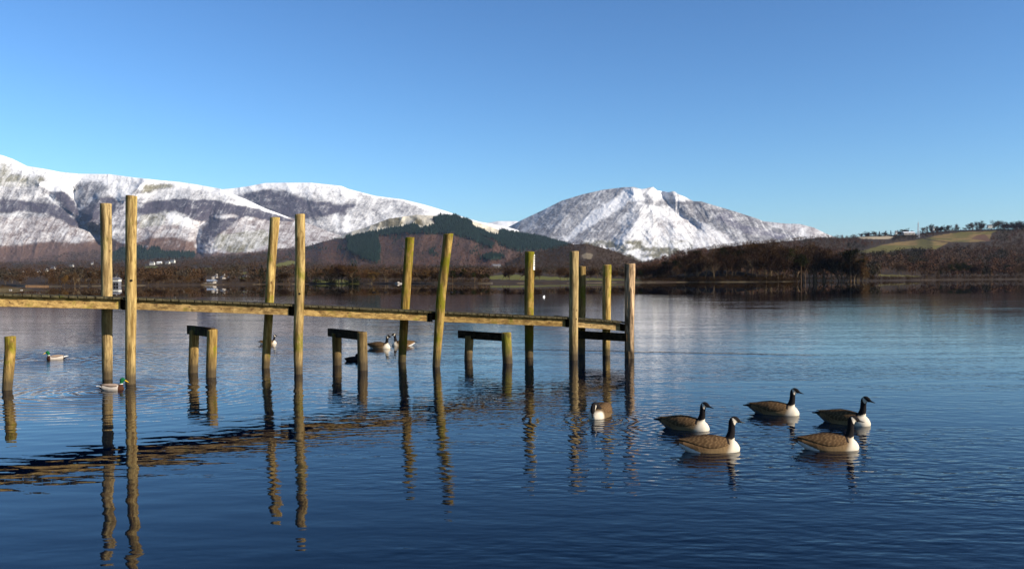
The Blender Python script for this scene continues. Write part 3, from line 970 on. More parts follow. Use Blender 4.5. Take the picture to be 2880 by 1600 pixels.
allm = np.ones(H_for.px.shape, bool)
p1, _, _ = pick(H_for, H_for.con, 11000)
p2, x2, y2 = pick(H_for, ~H_for.con & ~(H_for.open | np.roll(H_for.open, -4, 0)), 7000)
h1 = RNG.uniform(13, 24, len(p1)); h2 = RNG.uniform(10, 17, len(p2))
stuff('wood', [cones(p1, h1, 0.20, np.array([0.014, 0.032, 0.034]), 0.7)], 'dark green conifer plantation on the forested hill', 'forest')
red = (fbm(x2 / 45, y2 / 25, 5) + 0.12 * (RNG.random(len(x2)) - 0.5) > 0.5)
p2b, _, _ = pick(H_for, (fbm(H_for.px / 30, H_for.py / 14, 91) > 0.66) & ~H_for.con & ~H_for.open, 900)
stuff('wood', [cones(p2b, RNG.uniform(9, 16, len(p2b)), 0.22, np.array([0.014, 0.032, 0.034]), 0.6)], 'scattered dark conifer clumps among the bare woods of the forested hill', 'forest')
stuff('wood', [ell_tufts(p2[red], h2[red], 22, 0.24, np.array([0.100, 0.056, 0.044]), 0.8, 0.14),
               ell_tufts(p2[~red], h2[~red], 22, 0.36, np.array([0.062, 0.048, 0.044]), 0.8, 0.14)],
      'brown and purple bare woods covering the forested hill', 'forest')
mL = inpoly(H_left.px, H_left.py, Z1([(820, 860), (920, 810), (1060, 790), (1120, 830), (1150, 790), (1250, 840), (1470, 840), (1460, 890), (1300, 890), (1150, 900), (1000, 920), (820, 960)]))
p3, _, _ = pick(H_left, mL, 1700)
stuff('wood', [cones(p3, RNG.uniform(16, 26, len(p3)), 0.2, np.array([0.018, 0.036, 0.038]), 0.6)], 'dark conifer strip at the foot of the left fell', 'forest')
mL2 = inpoly(*warp(H_left.px, H_left.py, 8, 30, 9), Z1([(150, 900), (300, 880), (500, 850), (750, 820), (860, 860), (1500, 880), (1900, 850), (2300, 790), (2300, 1000), (-60, 1000), (-60, 950)]))
p4, _, _ = pick(H_left, mL2, 4200)
stuff('wood', [ell_tufts(p4, RNG.uniform(12, 20, len(p4)), 20, 0.42, np.array([0.062, 0.055, 0.060]), 0.4, 0.15)], 'grey purple bare woods along the foot of the left fell', 'forest')

HOUSE_ZONES = []     # (px, py, w, h) kept free of trees
HOUSES = [  # px centre, py base, width px, height px, kind
    (428, 745, 13, 8), (446, 743, 13, 6), (470, 743, 12, 7), (485, 740, 12, 8), (60, 771, 9, 5), (70, 770, 12, 5), (103, 767, 15, 3),
    (128, 763, 9, 4), (147, 758, 12, 5), (200, 751, 12, 5), (258, 744, 6, 5), (17, 771, 6, 6), (4, 778, 5, 4), (27, 777, 5, 5),
    (519, 767, 8, 6), (508, 770, 12, 4), (628, 784, 6, 6), (606, 782, 5, 5), (646, 782, 5, 4), (690, 779, 12, 4), (1394, 754, 24, 10)]
for (a, b, c, d) in HOUSES: HOUSE_ZONES.append((a - c * 0.75, a + c * 0.75, b - 2, b + 9))
HOUSE_ZONES.append((575, 625, 786, 799)); HOUSE_ZONES.append((312, 340, 775, 804)); HOUSE_ZONES.append((66, 137, 790, 804))
HOUSE_ZONES.append((870, 892, 764, 775))


def free(px, py):
    ok = np.ones(len(px), bool)
    for a, b, c, d in HOUSE_ZONES: ok &= ~((px > a) & (px < b) & (py > c) & (py < d))
    return ok


big = H_low.py < np.interp(H_low.px, *np.array(SHORE_L, float).T) - 7
fieldpad = H_low.field | np.roll(H_low.field, -3, 0) | np.roll(H_low.field, -6, 0) | np.roll(H_low.field, -9, 0)
p5, x5, y5 = pick(H_low, ~fieldpad & big, 9000)
k = free(x5, y5); p5, x5, y5 = p5[k], x5[k], y5[k]
r5 = p5[:, 1]
h5 = np.clip(RNG.uniform(7, 13, len(p5)) * (0.55 + r5 / 4500), 4, 14)
kind = fbm(x5 / 50, y5 / 9, 55)
g1 = kind < 0.55
stuff('wood', [stems(p5[r5 < 1500][::2] - np.array([0, 3.5, 0]), h5[r5 < 1500][::2], np.array([0.16, 0.125, 0.09])),
               ell_tufts(p5[g1], h5[g1], 36, 0.42, np.array([0.060, 0.041, 0.031]), 0.45, 0.13),
               ell_tufts(p5[~g1], h5[~g1], 36, 0.40, np.array([0.047, 0.043, 0.041]), 0.4, 0.13)],
      'bare brown woods on the low ground beyond the lake', 'forest')
pr, xr, yr = pick(H_right, ~(H_right.field | np.roll(H_right.field, -3, 0) | np.roll(H_right.field, -6, 0) | np.roll(H_right.field, -10, 0) | np.roll(H_right.field, -14, 0)), 6500, jmin=3)
kr = fbm(xr / 60, yr / 25, 65)
hr = np.clip(RNG.uniform(8, 16, len(pr)) * (0.6 + pr[:, 1] / 3500), 4, 15)
hr *= np.where(yr < 715, 0.72, 1)
rg = H_right.P[-3, ::1]; gx = H_right.px[-3]
sel = RNG.integers(np.searchsorted(gx, 2290), len(gx) - 1, 420)
prd = rg[sel] + RNG.normal(size=(420, 3)) * np.array([3, 14, 0]); hrd = RNG.uniform(4, 9, 420) * (0.6 + 0.8 * fbm(gx[sel] / 22, gx[sel] * 0, 8))
a = kr < 0.45; b = (kr >= 0.45) & (kr < 0.62); c = kr >= 0.62
stuff('wood', [ell_tufts(prd - np.array([0, 0, 1.0]), hrd, 40, 0.5, np.array([0.050, 0.040, 0.033]), 0.5, 0.12, 0.0), stems(pr[::3] - np.array([0, 4.0, 0]), hr[::3], np.array([0.15, 0.11, 0.08])),
               ell_tufts(pr[a], hr[a], 40, 0.42, np.array([0.070, 0.047, 0.037]), 0.45, 0.12), ell_tufts(pr[b], hr[b], 40, 0.32, np.array([0.086, 0.050, 0.038]), 0.4, 0.12),
               ell_tufts(pr[c], hr[c], 40, 0.36, np.array([0.030, 0.028, 0.020]), 0.4, 0.12)], 'reddish brown bare woods covering the right hillside', 'forest')
rock = inpoly(H_crag.px, H_crag.py, Z2([(1880, 790), (1990, 790), (1990, 870), (1880, 870)]))
pc, _, _ = pick(H_crag, ~rock, 2600)
stuff('wood', [ell_tufts(pc, RNG.uniform(6, 10, len(pc)), 36, 0.45, np.array([0.058, 0.041, 0.031]), 0.4, 0.12)], 'bare brown woods covering the small knoll', 'forest')
# scrub and undergrowth at the feet of the shore trees
sc = []
for _ in range(1500):
    an = random.uniform(math.pi, 2 * math.pi); q = random.uniform(0.78, 0.985)
    x = ISL[0] + ISL[2] * q * math.cos(an); y = ISL[1] + ISL[3] * q * math.sin(an)
    sc.append((x, y, max(isl_z(x, y), 0.1)))
sc = np.array(sc)
stuff('scrub', [ell_tufts(sc, RNG.uniform(1.2, 3.6, len(sc)), 30, 0.6, np.array([0.036, 0.023, 0.012]), 0.5, 0.14, 0.0)], 'brown scrub along the water edge of the island', 'scrub')
sr, _, _ = pick(H_right, np.ones(H_right.px.shape, bool), 1400, jmin=0, jmax=4)
stuff('scrub', [ell_tufts(sr, RNG.uniform(1.5, 4.0, len(sr)), 30, 0.6, np.array([0.045, 0.029, 0.017]), 0.5, 0.14, 0.0)], 'brown scrub along the right hand shore', 'scrub')
sl, xl, yl = pick(H_low, np.broadcast_to(H_low.px > 60, H_low.px.shape) & ~H_low.field, 1500, jmin=1, jmax=7)
k = free(xl, yl) & ~((xl > 1376) & (xl < 1800)); sl = sl[k]
stuff('scrub', [ell_tufts(sl, RNG.uniform(1.0, 2.6, len(sl)), 30, 0.7, np.array([0.050, 0.034, 0.022]), 0.5, 0.14, 0.0)], 'brown scrub along the left and centre shore', 'scrub')
hl = []
for _ in range(900):
    an = random.uniform(0, 2 * math.pi); q = random.random() ** 0.6 * 0.93
    x = LH[0] + LH[2] * q * math.cos(an); y = LH[1] + LH[3] * q * math.sin(an)
    hl.append((x, y, max(lh_z(x, y), 0)))
hl = np.array(hl)
stuff('scrub', [ell_tufts(hl, RNG.uniform(0.25, 1.3, len(hl)) * (0.2 + hl[:, 2] * 0.5), 40, 0.7, np.array([0.085, 0.056, 0.022]), 0.5, 0.12, 0.0)], 'tawny scrub on the spit at the far left edge', 'scrub')
# reed bed
rb = on_water(RNG.uniform(72, 136, 2600), RNG.uniform(803.5, 806.5, 2600)); rb[:, 2] = 0
hgt = RNG.uniform(0.2, 0.55, len(rb))
dx_ = RNG.uniform(0.1, 0.35, len(rb))
V = np.stack([rb - np.stack([dx_, 0 * dx_, 0 * dx_], -1), rb + np.stack([dx_, 0 * dx_, 0 * dx_], -1), rb + np.stack([dx_ * 0.5, 0.3 * dx_, hgt], -1)], 1)
stuff('reeds', [(V.reshape(-1, 3), np.arange(len(rb) * 3).reshape(-1, 3), np.repeat(np.array([[0.27, 0.19, 0.14]]) * (0.8 + 0.4 * RNG.random((len(rb), 1))), 3, 0))],
      'tawny reed bed at the left shore', 'reeds')


# ------------------------------------------------------------------ individual trees
def bare_tree(seed, spread=0.34, twcol=(0.060, 0.038, 0.025), trcol=(0.13, 0.105, 0.08), ntw=1500, trunk_to=0.45, slim=1.0):
    rnd = random.Random(seed)
    mb = MB()
    tips = []
    def limb(p, d, L, r, lvl):
        n = 4; pts = [p]; q = p.copy(); dd = d.copy()
        for i in range(n):
            dd = (dd + Vector((rnd.gauss(0, .14), rnd.gauss(0, .14), rnd.gauss(0.05, .08)))).normalized()
            q = q + dd * L / n; pts.append(q.copy())
            if lvl >= 1: tips.append((q.copy(), lvl))
        mb.tube(pts, [r * (1 - 0.6 * i / n) for i in range(n + 1)], 5 if lvl < 2 else 3)
        if lvl < 3:
            for k in range({0: 6, 1: 4, 2: 3}[lvl]):
                t = rnd.uniform(0.35, 1.0); i = min(int(t * n), n - 1)
                b = pts[i].lerp(pts[i + 1], t * n - i)
                an = rnd.uniform(0, 2 * math.pi)
                out = Vector((math.cos(an), math.sin(an), rnd.uniform(0.25, 0.9))).normalized()
                nd = (dd * 0.45 + out * spread * 2.4).normalized()
                limb(b, nd, L * rnd.uniform(0.5, 0.72), r * 0.48, lvl + 1)
    limb(Vector((0, 0, -0.03)), Vector((rnd.gauss(0, .04), rnd.gauss(0, .04), 1)), trunk_to, 0.017 * slim, 0)
    zmax = max(t[0].z for t in tips) + 0.04
    s = 1.0 / zmax
    mb.v = [(x * s, y * s, z * s if z > 0 else z) for x, y, z in mb.v]
    tr = mb.mesh('trunk', M_BARK)
    a = tr.color_attributes.new('tint', 'FLOAT_COLOR', 'POINT')
    a.data.foreach_set('color', np.tile(np.array([*trcol, 1], dtype=np.float32), len(tr.vertices)))
    r2 = np.random.default_rng(seed)
    tp = np.array([t[0][:] for t in tips]) * s
    c = tp[r2.integers(0, len(tp), ntw)] + r2.normal(size=(ntw, 3)) * 0.035
    c = c[c[:, 2] > 0.12]; n = len(c)
    ctr = np.array([0, 0, 0.45]); out = c - ctr; out /= np.linalg.norm(out, axis=1)[:, None] + 1e-6
    dirn = out * 0.6 + r2.normal(size=(n, 3)) * 0.45 + np.array([0, 0, 0.45]); dirn /= np.linalg.norm(dirn, axis=1)[:, None]
    side = np.cross(dirn, out + r2.normal(size=(n, 3)) * 0.25); side /= np.linalg.norm(side, axis=1)[:, None]
    L = r2.uniform(0.04, 0.09, (n, 1)); w_ = r2.uniform(0.003, 0.0065, (n, 1))
    V = np.stack([c - side * w_, c + side * w_, c + dirn * L], 1).reshape(-1, 3)
    C = np.repeat(np.array([twcol]) * (0.7 + 0.6 * r2.random((n, 1))), 3, 0)
    cr = mesh_np('crown', V, np.arange(n * 3).reshape(-1, 3), C)
    cr.materials.append(M_CROWN)
    return tr, cr


def conifer(seed, col=(0.015, 0.023, 0.010), pine=False, n=1800):
    r2 = np.random.default_rng(seed)
    mb = MB(); mb.tube([(0, 0, -0.03), (0.005, 0, 0.4), (0, 0.006, 0.8), (0, 0, 0.97)], [0.018, 0.014, 0.008, 0.002], 6)
    tr = mb.mesh('trunk', M_BARK)
    a = tr.color_attributes.new('tint', 'FLOAT_COLOR', 'POINT')
    a.data.foreach_set('color', np.tile(np.array([0.11, 0.075, 0.05, 1], dtype=np.float32), len(tr.vertices)))
    if pine:
        k = 16; cz = r2.uniform(0.5, 0.93, k); an = r2.uniform(0, 6.28, k); rd = r2.uniform(0.02, 0.26, k) * (1.25 - cz)
        cc = np.stack([np.cos(an) * rd * 1.6, np.sin(an) * rd * 1.6, cz], -1)
        c = cc[r2.integers(0, k, n)] + r2.normal(size=(n, 3)) * np.array([0.06, 0.06, 0.028])
    else:
        lay = np.floor(r2.random(n) ** 1.3 * 17) / 17.0
        z = 0.08 + lay * 0.9
        arms = r2.integers(0, 7, n) + lay * 37
        an = arms * 0.8976 + r2.normal(size=n) * 0.13
        rd = (1 - z) * 0.30 * r2.random(n) ** 0.5 * (0.8 + 0.3 * np.sin(arms * 5.1))
        c = np.stack([np.cos(an) * rd, np.sin(an) * rd, z - rd * 0.25 + r2.normal(size=n) * 0.008], -1)
    out = c - np.array([0, 0, 0.5]); out /= np.linalg.norm(out, axis=1)[:, None] + 1e-6
    dirn = out * np.array([1, 1, 0.3]) + r2.normal(size=(n, 3)) * 0.6; dirn /= np.linalg.norm(dirn, axis=1)[:, None]
    side = np.cross(dirn, r2.normal(size=(n, 3))); side /= np.linalg.norm(side, axis=1)[:, None]
    L = r2.uniform(0.025, 0.05, (n, 1)); w_ = r2.uniform(0.006, 0.013, (n, 1))
    V = np.stack([c - side * w_, c + side * w_, c + dirn * L], 1).reshape(-1, 3)
    C = np.repeat(np.array([col]) * (0.6 + 0.8 * r2.random((n, 1))), 3, 0)
    cr = mesh_np('crown', V, np.arange(n * 3).reshape(-1, 3), C)
    cr.materials.append(M_CROWN)
    return tr, cr


PROTO = {
    'bare': [bare_tree(s, sp) for s, sp in ((1, .34), (2, .40), (3, .30), (4, .36), (5, .42))],
    'dense': [bare_tree(s, sp, (0.036, 0.022, 0.014), ntw=3200) for s, sp in ((21, .36), (22, .42), (23, .34), (24, .38))],
    'ochre': [bare_tree(s, sp, (0.115, 0.072, 0.030), ntw=2400) for s, sp in ((31, .36), (32, .42))],
    'birch': [bare_tree(s, .24, (0.06, 0.036, 0.026), (0.20, 0.175, 0.14), ntw=900, trunk_to=0.6, slim=0.7) for s in (41, 42)],
    'spruce': [conifer(51), conifer(52, (0.012, 0.020, 0.011))],
    'pine': [conifer(61, (0.026, 0.034, 0.009), True), conifer(62, (0.018, 0.025, 0.009), True)],
}
NAMES = {'bare': 'bare_tree', 'dense': 'bare_tree', 'ochre': 'bare_tree', 'birch': 'birch_tree', 'spruce': 'spruce_tree', 'pine': 'pine_tree'}
COUNT = [0]


def tree(kind, p, h, label, group, wide=1.0):
    tr, cr = random.choice(PROTO[kind])
    o = empty(NAMES[kind], p, label, 'tree', group, random.uniform(0, 6.28))
    o.scale = (h * wide, h * wide, h)
    for nm, me in (('trunk', tr), ('crown', cr)):
        c = bpy.data.objects.new(nm, me); c.parent = o; COL.objects.link(c)
    COUNT[0] += 1
    return o


# island wood: heights set by the outline of its canopy
can = np.array([(1785, 752), (1800, 745), (1840, 737), (1880, 729), (1920, 716), (1958, 702), (2035, 690), (2100, 680), (2152, 676), (2229, 677), (2288, 690), (2346, 706),
                (2390, 722), (2412, 735), (2443, 764), (2466, 786)], float)
LI = {'dense': 'bare dark brown tree in the close wood on the low island', 'bare': 'bare brown tree in the close wood on the low island',
      'birch': 'pale stemmed bare birch in the wood on the low island', 'pine': 'dark green pine among the bare trees of the low island',
      'ochre': 'ochre twigged bare tree low on the island wood'}
for i in range(92):
    row = i % 4
    px = 1792 + (2455 - 1792) * ((i // 4) + random.random()) / 23.0
    depth = (8, 24, 42, 62)[row] + random.uniform(-5, 5)
    Y = ISL[1] - ISL[3] + depth
    q = at(np.array(px), np.array(790.0), np.array(Y)); x = q[0]
    ex = abs((x - ISL[0]) / ISL[2])
    y0 = ISL[1] - ISL[3] * math.sqrt(max(0, 1 - min(ex, 0.98) ** 2)) + depth * (1 - 0.6 * ex) * 0.9 + 3
    x = at(np.array(px), np.array(790.0), np.array(y0))[0]
    z = max(isl_z(x, y0), 0.2) - 0.2
    ytop = np.interp(px, can[:, 0], can[:, 1])
    ztop = at(np.array(px), np.array(ytop), np.array(y0))[2]
    h = (ztop - z) * random.uniform(0.93, 1.06) * (0.72, 0.86, 0.95, 1.0)[row]
    h = max(h, 2.5)
    kind = random.choices(['dense', 'bare', 'birch', 'pine'], [0.55, 0.27, 0.13, 0.05])[0]
    if px > 2380: kind = random.choice(['ochre', 'dense'])
    tree(kind, (x, y0, z), h, LI[kind], {'dense': 'dark bare trees of the island wood', 'bare': 'brown bare trees of the island wood', 'birch': 'birches of the island wood',
                                        'pine': 'pines of the island wood', 'ochre': 'ochre trees of the island'}[kind], random.uniform(0.9, 1.25))
# tall pine and its ochre neighbour near the right end of the island
for (px, yt, kind, lab, wd) in ((2392, 697, 'pine', 'tall dark pine rising above the right end of the island wood', 1.5), (2414, 712, 'ochre', 'golden ochre bare tree beside the tall pine on the island', 0.8),
                                (2083, 700, 'pine', 'broad dark green pine near the middle of the island wood', 1.5)):
    Y = ISL[1] - 12
    g = at(np.array(float(px)), np.array(790.0), np.array(Y))
    z = max(isl_z(g[0], Y), 0) - 0.2
    top = at(np.array(float(px)), np.array(float(yt)), np.array(Y))
    tree(kind, (g[0], Y, z), top[2] - z, lab, None, wd)

# front row of shore trees, left and centre
LS = {'dense': 'bare dark brown tree in the row along the left and centre shore', 'bare': 'bare brown tree in the row along the left and centre shore',
      'ochre': 'ochre twigged bare tree in the row along the left and centre shore', 'birch': 'pale stemmed birch on the left and centre shore',
      'spruce': 'dark spruce among the bare trees of the centre shore', 'pine': 'dark green pine on the wooded point of the centre shore'}
GS = {k: v + ' trees of the far left and centre shore' for k, v in {'dense': 'dark bare', 'bare': 'brown bare', 'ochre': 'ochre bare', 'birch': 'birch', 'spruce': 'spruce', 'pine': 'pine'}.items()}


def low_at(H, px, j):
    i = int(np.clip(np.searchsorted(H.px[0], px), 0, H.nx - 1))
    return H.P[j, i]


tops = np.array([(0, 775), (60, 777), (137, 790), (160, 775), (200, 765), (280, 757), (340, 766), (420, 771), (500, 766), (600, 783), (700, 780), (740, 765), (800, 760), (870, 762), (960, 742),
                 (1050, 757), (1150, 755), (1250, 760), (1350, 762), (1380, 772), (1800, 770), (1950, 760)], float)
n_low = 0
for i in range(150):
    px = 8 + i * 12.6 + random.uniform(-6, 6)
    if 62 < px < 140 or 312 < px < 345 or 575 < px < 640 or px > 1795: continue
    fieldzone = 1376 < px < 1800
    if fieldzone and random.random() < 0.5: continue
    j = random.choice((2, 4, 6, 9))
    if fieldzone: j = random.choice((12, 15, 17))
    p = low_at(H_low, px, j)
    yt = np.interp(px, tops[:, 0], tops[:, 1]) + random.uniform(-5, 8)
    if fieldzone: yt = random.uniform(745, 765)
    top = at(np.array(px), np.array(yt), np.array(p[1]))
    h = max(top[2] - p[2], 3.0)
    kind = random.choices(['dense', 'bare', 'ochre', 'birch'], [0.4, 0.34, 0.16, 0.10])[0]
    if 1215 < px < 1376: kind = random.choice(['pine', 'pine', 'dense'])
    if 740 < px < 1010 and random.random() < 0.3: kind = 'spruce'; h *= 1.15
    tree(kind, (p[0], p[1], p[2] - 0.2), h, LS[kind], GS[kind], random.uniform(1.0, 1.4))
for (px, yt, kind, lab) in ((991, 738, 'spruce', 'tallest pointed spruce left of the leaning centre posts'), (957, 740, 'dense', 'tall dark broad tree just left of the pointed spruce'),
                            (917, 752, 'pine', 'dark pine with a pale birch in front near the lawn'), (736, 742, 'spruce', 'pointed spruce just left of the tall second front post'),
                            (924, 752, 'birch', 'white stemmed birch standing on the small lawn')):
    p = low_at(H_low, px, 3); top = at(np.array(float(px)), np.array(float(yt)), np.array(p[1]))
    tree(kind, (p[0], p[1], p[2] - 0.2), top[2] - p[2], lab, None, 1.1)

# right shore
LR = {'dense': 'bare dark tree in the wood at the water edge on the right shore', 'bare': 'bare brown tree in the wood on the right shore',
      'pine': 'dark pine in the wood on the right shore', 'ochre': 'ochre twigged bare tree on the right shore'}
for i in range(52):
    px = 2475 + i * 8.6 + random.uniform(-6, 6)
    dark = px > 2630
    if not dark and random.random() < 0.5: continue
    j = random.choice((3, 7, 12, 18)) if dark else random.choice((12, 18, 26))
    p = low_at(H_right, px, j)
    yt = (np.interp(px, [2630, 2660, 2700, 2760, 2880], [755, 732, 730, 745, 735]) + random.uniform(-3, 14)) if dark else random.uniform(735, 760)
    top = at(np.array(px), np.array(yt), np.array(p[1])); h = top[2] - p[2]
    if h < 4: h = 7
    kind = random.choices(['dense', 'bare', 'pine', 'ochre'], [0.45, 0.2, 0.28 if dark else 0.0, 0.1])[0]
    tree(kind, (p[0], p[1], p[2] - 0.2), h, LR[kind], {'dense': 'dark trees of the right shore', 'bare': 'brown trees of the right shore', 'pine': 'pines of the right shore', 'ochre': 'ochre trees of the right shore'}[kind], 1.2)
# skyline trees on the right ridge
LK = {'spruce': 'dark evergreen on the right hand skyline ridge', 'dense': 'dark bare tree on the right hand skyline ridge', 'bare': 'round bare tree on the right hand skyline ridge', 'pine': 'dark evergreen on the right hand skyline ridge'}
for (zx, zt, zb, kind) in ((30, 440, 540, 'pine'), (100, 440, 520, 'bare'), (170, 430, 520, 'pine'), (330, 400, 500, 'dense'), (290, 415, 500, 'bare'), (400, 440, 500, 'pine'),
                           (585, 370, 480, 'bare'), (690, 370, 450, 'pine'), (775, 330, 440, 'bare'), (900, 350, 440, 'dense'), (950, 345, 440, 'dense'), (1040, 360, 440, 'dense'),
                           (1110, 345, 430, 'bare'), (1180, 325, 430, 'bare'), (1430, 305, 440, 'bare'), (1520, 300, 440, 'bare'), (1650, 270, 440, 'dense'), (1690, 300, 440, 'bare'),
                           (1920, 260, 420, 'bare'), (2020, 265, 420, 'bare'), (2120, 275, 420, 'dense'), (2240, 275, 430, 'dense'), (2340, 280, 430, 'dense'), (2440, 265, 430, 'dense'),
                           (830, 365, 440, 'dense'), (1850, 310, 420, 'bare'), (2180, 290, 430, 'dense'), (2290, 290, 430, 'dense'), (2390, 285, 430, 'dense'),
                           (-100, 450, 560, 'pine'), (-180, 455, 560, 'pine'), (-260, 450, 560, 'dense'), (-350, 455, 570, 'dense'), (-430, 470, 570, 'pine'), (-520, 480, 570, 'dense')):
    px = 2500 + zx / 6.505; yt = 580 + zt / 6.505; yb = 580 + zb / 6.505
    p = low_at(H_right, px, H_right.ny - 4)
    top = at(np.array(px), np.array(yt), np.array(p[1])); h = top[2] - p[2]
    h = max(h, 9)
    if kind == 'pine': kind = 'dense' if random.random() < 0.5 else 'spruce'
    tree(kind, (p[0], p[1], p[2] - 0.25 * h), h * 1.28, LK[kind], {'dense': 'dark trees on the right ridge', 'bare': 'round bare trees on the right ridge', 'spruce': 'evergreens on the right ridge'}[kind], 1.15)

# ------------------------------------------------------------------ buildings
M_WALL = flat_mat('white_render', (0.46, 0.44, 0.39), 0.8, 0.06, 0.5)
M_STONE = flat_mat('grey_stone', (0.26, 0.23, 0.20), 0.9, 0.3, 2.0)
M_SLATE = flat_mat('slate', (0.10, 0.10, 0.11), 0.6, 0.2, 1.0)
M_SNOWR = flat_mat('snowy_roof', (0.55, 0.56, 0.58), 0.8, 0.1, 1.0)
M_GLASS = flat_mat('dark_pane', (0.03, 0.035, 0.045), 0.2, 0.1)


def house(name, p, w_, h_, label, wallm, roofm, group=None, rz=0.0, cat='house', gaps=3):
    o = empty(name, p, label, cat, group, rz)
    d = max(w_ * 0.55, 5.0); wh = h_ * 0.62
    m = MB(); m.box((0, 0, wh / 2 - 0.5), (w_, d, wh + 1))
    m.add([(-w_/2, -d/2, wh), (-w_/2, d/2, wh), (-w_/2, 0, h_)], [(0, 1, 2)]); m.add([(w_/2, -d/2, wh), (w_/2, d/2, wh), (w_/2, 0, h_)], [(0, 1, 2)])
    wl = m.build('wall', wallm, o)
    m = MB(); e = 0.4
    m.box8([(-w_/2-e, -d/2-e, wh-0.1), (w_/2+e, -d/2-e, wh-0.1), (w_/2+e, 0, h_), (-w_/2-e, 0, h_), (-w_/2-e, -d/2-e, wh+0.2), (w_/2+e, -d/2-e, wh+0.2), (w_/2+e, 0, h_+0.35), (-w_/2-e, 0, h_+0.35)])
    m.box8([(-w_/2-e, 0, h_), (w_/2+e, 0, h_), (w_/2+e, d/2+e, wh-0.1), (-w_/2-e, d/2+e, wh-0.1), (-w_/2-e, 0, h_+0.35), (w_/2+e, 0, h_+0.35), (w_/2+e, d/2+e, wh+0.2), (-w_/2-e, d/2+e, wh+0.2)])
    rf = m.build('roof', roofm, o)
    if w_ < 40:
        m = MB(); m.box((w_ * 0.32, 0, h_ + 0.7), (1.0, 1.0, 2.2)); m.build('chimney', wallm, rf)
    for k in range(gaps):
        x = (k + 0.5) / gaps * w_ - w_ / 2
        m = MB(); m.box((x, -d/2 - 0.02, wh * 0.5), (w_ / gaps * 0.34, 0.12, wh * 0.34)); m.build('window', M_GLASS, o)
    return o


def surf(px, py):
    """point on the nearest land surface shown at a photo position"""
    best = None
    for H in (H_right, H_low, H_crag, H_for, H_left):
        if px < H.px[0, 0] or px > H.px[0, -1]: continue
        i = int(np.clip(np.searchsorted(H.px[0], px), 0, H.nx - 1))
        col = H.py[:, i]
        if py < col.min() or py > col.max(): continue
        j = int(np.argmin(np.abs(col - py))); p = H.P[j, i]
        if best is None or p[1] < best[1]: best = p
    return best


desc = ['long white hotel wing above the fields behind the left posts', 'low white wing in the middle of the long white hotel', 'gabled white terrace beside the long hotel',
        'rightmost gabled block of the white hotel terrace', 'small white house left of the long low white roof', 'wide white house beside the small white one at the far left',
        'long flat white building left of the green field', 'pale house at the left corner of the green field', 'white house at the top of the green field', 'white gabled house among trees above the green field',
        'small white house alone in dark trees left of the two tall posts', 'upright white house near the left edge of the photo', 'tiny pale house at the very left edge', 'small white house below the upright one',
        'bright white house above the centre left shore trees', 'low pale barn beside the bright white house', 'yellow walled cottage near the boat landing', 'white gabled cottage left of the yellow one',
        'pale cottage right of the yellow one', 'low white cottages by the small green patch', 'grey stone house with steep gables in the trees above the centre field']
for (px, py, w_, h_), dsc in zip(HOUSES, desc):
    p = surf(px, py)
    if p is None: continue
    s = p[1] / FPX
    stone = px > 1300 or px > 600
    house('house', tuple(p), w_ * s, h_ * s * 1.1, dsc, M_STONE if stone else M_WALL, M_SLATE if stone else (M_SNOWR if (px in (103, 446)) else M_SLATE), rz=random.uniform(-0.3, 0.3), gaps=3 if w_ > 7 else 2)
# boathouse on the shore, white upper storey over dark boat openings
p = low_at(H_low, 326, 1)
o = empty('boathouse', (p[0], p[1], 0.2), 'white boathouse with dark openings at the water between the two left posts', 'boathouse')
m = MB(); m.box((0, 0, 2.05), (3.4, 3, 0.8)); m.build('wall', M_WALL, o)
m = MB(); m.box((0, 0, 0.75), (3.2, 2.8, 1.8)); m.build('lower_wall', M_SLATE, o)
m = MB(); m.box8([(-2, -1.8, 2.6), (2, -1.8, 2.6), (2, 1.8, 2.6), (-2, 1.8, 2.6), (-1.2, -0.2, 3.5), (1.2, -0.2, 3.5), (1.2, 0.2, 3.5), (-1.2, 0.2, 3.5)]); r_ = m.build('roof', M_SLATE, o)
m = MB(); m.tube([(0, 0, 3.4), (0, 0, 4.0)], [0.1, 0.02], 6); m.build('finial', M_WALL, r_)
for x in (-1.1, 0, 1.1):
    m = MB(); m.box((x, -1.42, 0.55), (0.8, 0.06, 1.0)); m.build('dark_opening', M_HOLE, o)  # dark panels stand in for the shade inside the open boat bays
# pale boat shed roof on the shore
p = low_at(H_low, 588, 4); s = p[1] / FPX
house('boat_shed', tuple(p), 26 * s, 9 * s, 'long boat shed with pale blue roof at the centre left shore', M_STONE, flat_mat('pale_blue_roof', (0.17, 0.20, 0.25), 0.5, 0.1, 1.0), cat='shed', gaps=4)
# ridge buildings at right
for (zx, zy, wz, hz, rm, lab) in ((290, 520, 200, 12, M_SNOWR, 'long low barn with snowy roof on the right ridge'), (65, 500, 30, 30, M_SLATE, 'small pale house left of the long barn on the ridge'),
                                  (1770, 385, 80, 26, M_SLATE, 'farmhouse with snowy roof among the ridge trees'), (755, 430, 22, 30, M_SLATE, 'tiny white house right of the lattice mast')):
    px = 2500 + zx / 6.505; py = 580 + zy / 6.505
    i = int(np.searchsorted(H_right.px[0], px)); p = H_right.P[H_right.ny - 8, i]; s = p[1] / FPX
    q = at(np.array(px), np.array(py), np.array(p[1]))
    house('barn' if wz > 150 else 'house', (p[0], p[1] - 15, max(p[2] - 3, q[2] - hz / 6.5 * s * 0.5)), wz / 6.505 * s, max(hz / 6.505 * s, 5.0) * 1.3, lab, M_STONE if wz > 150 else M_WALL, rm, gaps=3, cat='barn' if wz > 150 else 'house')
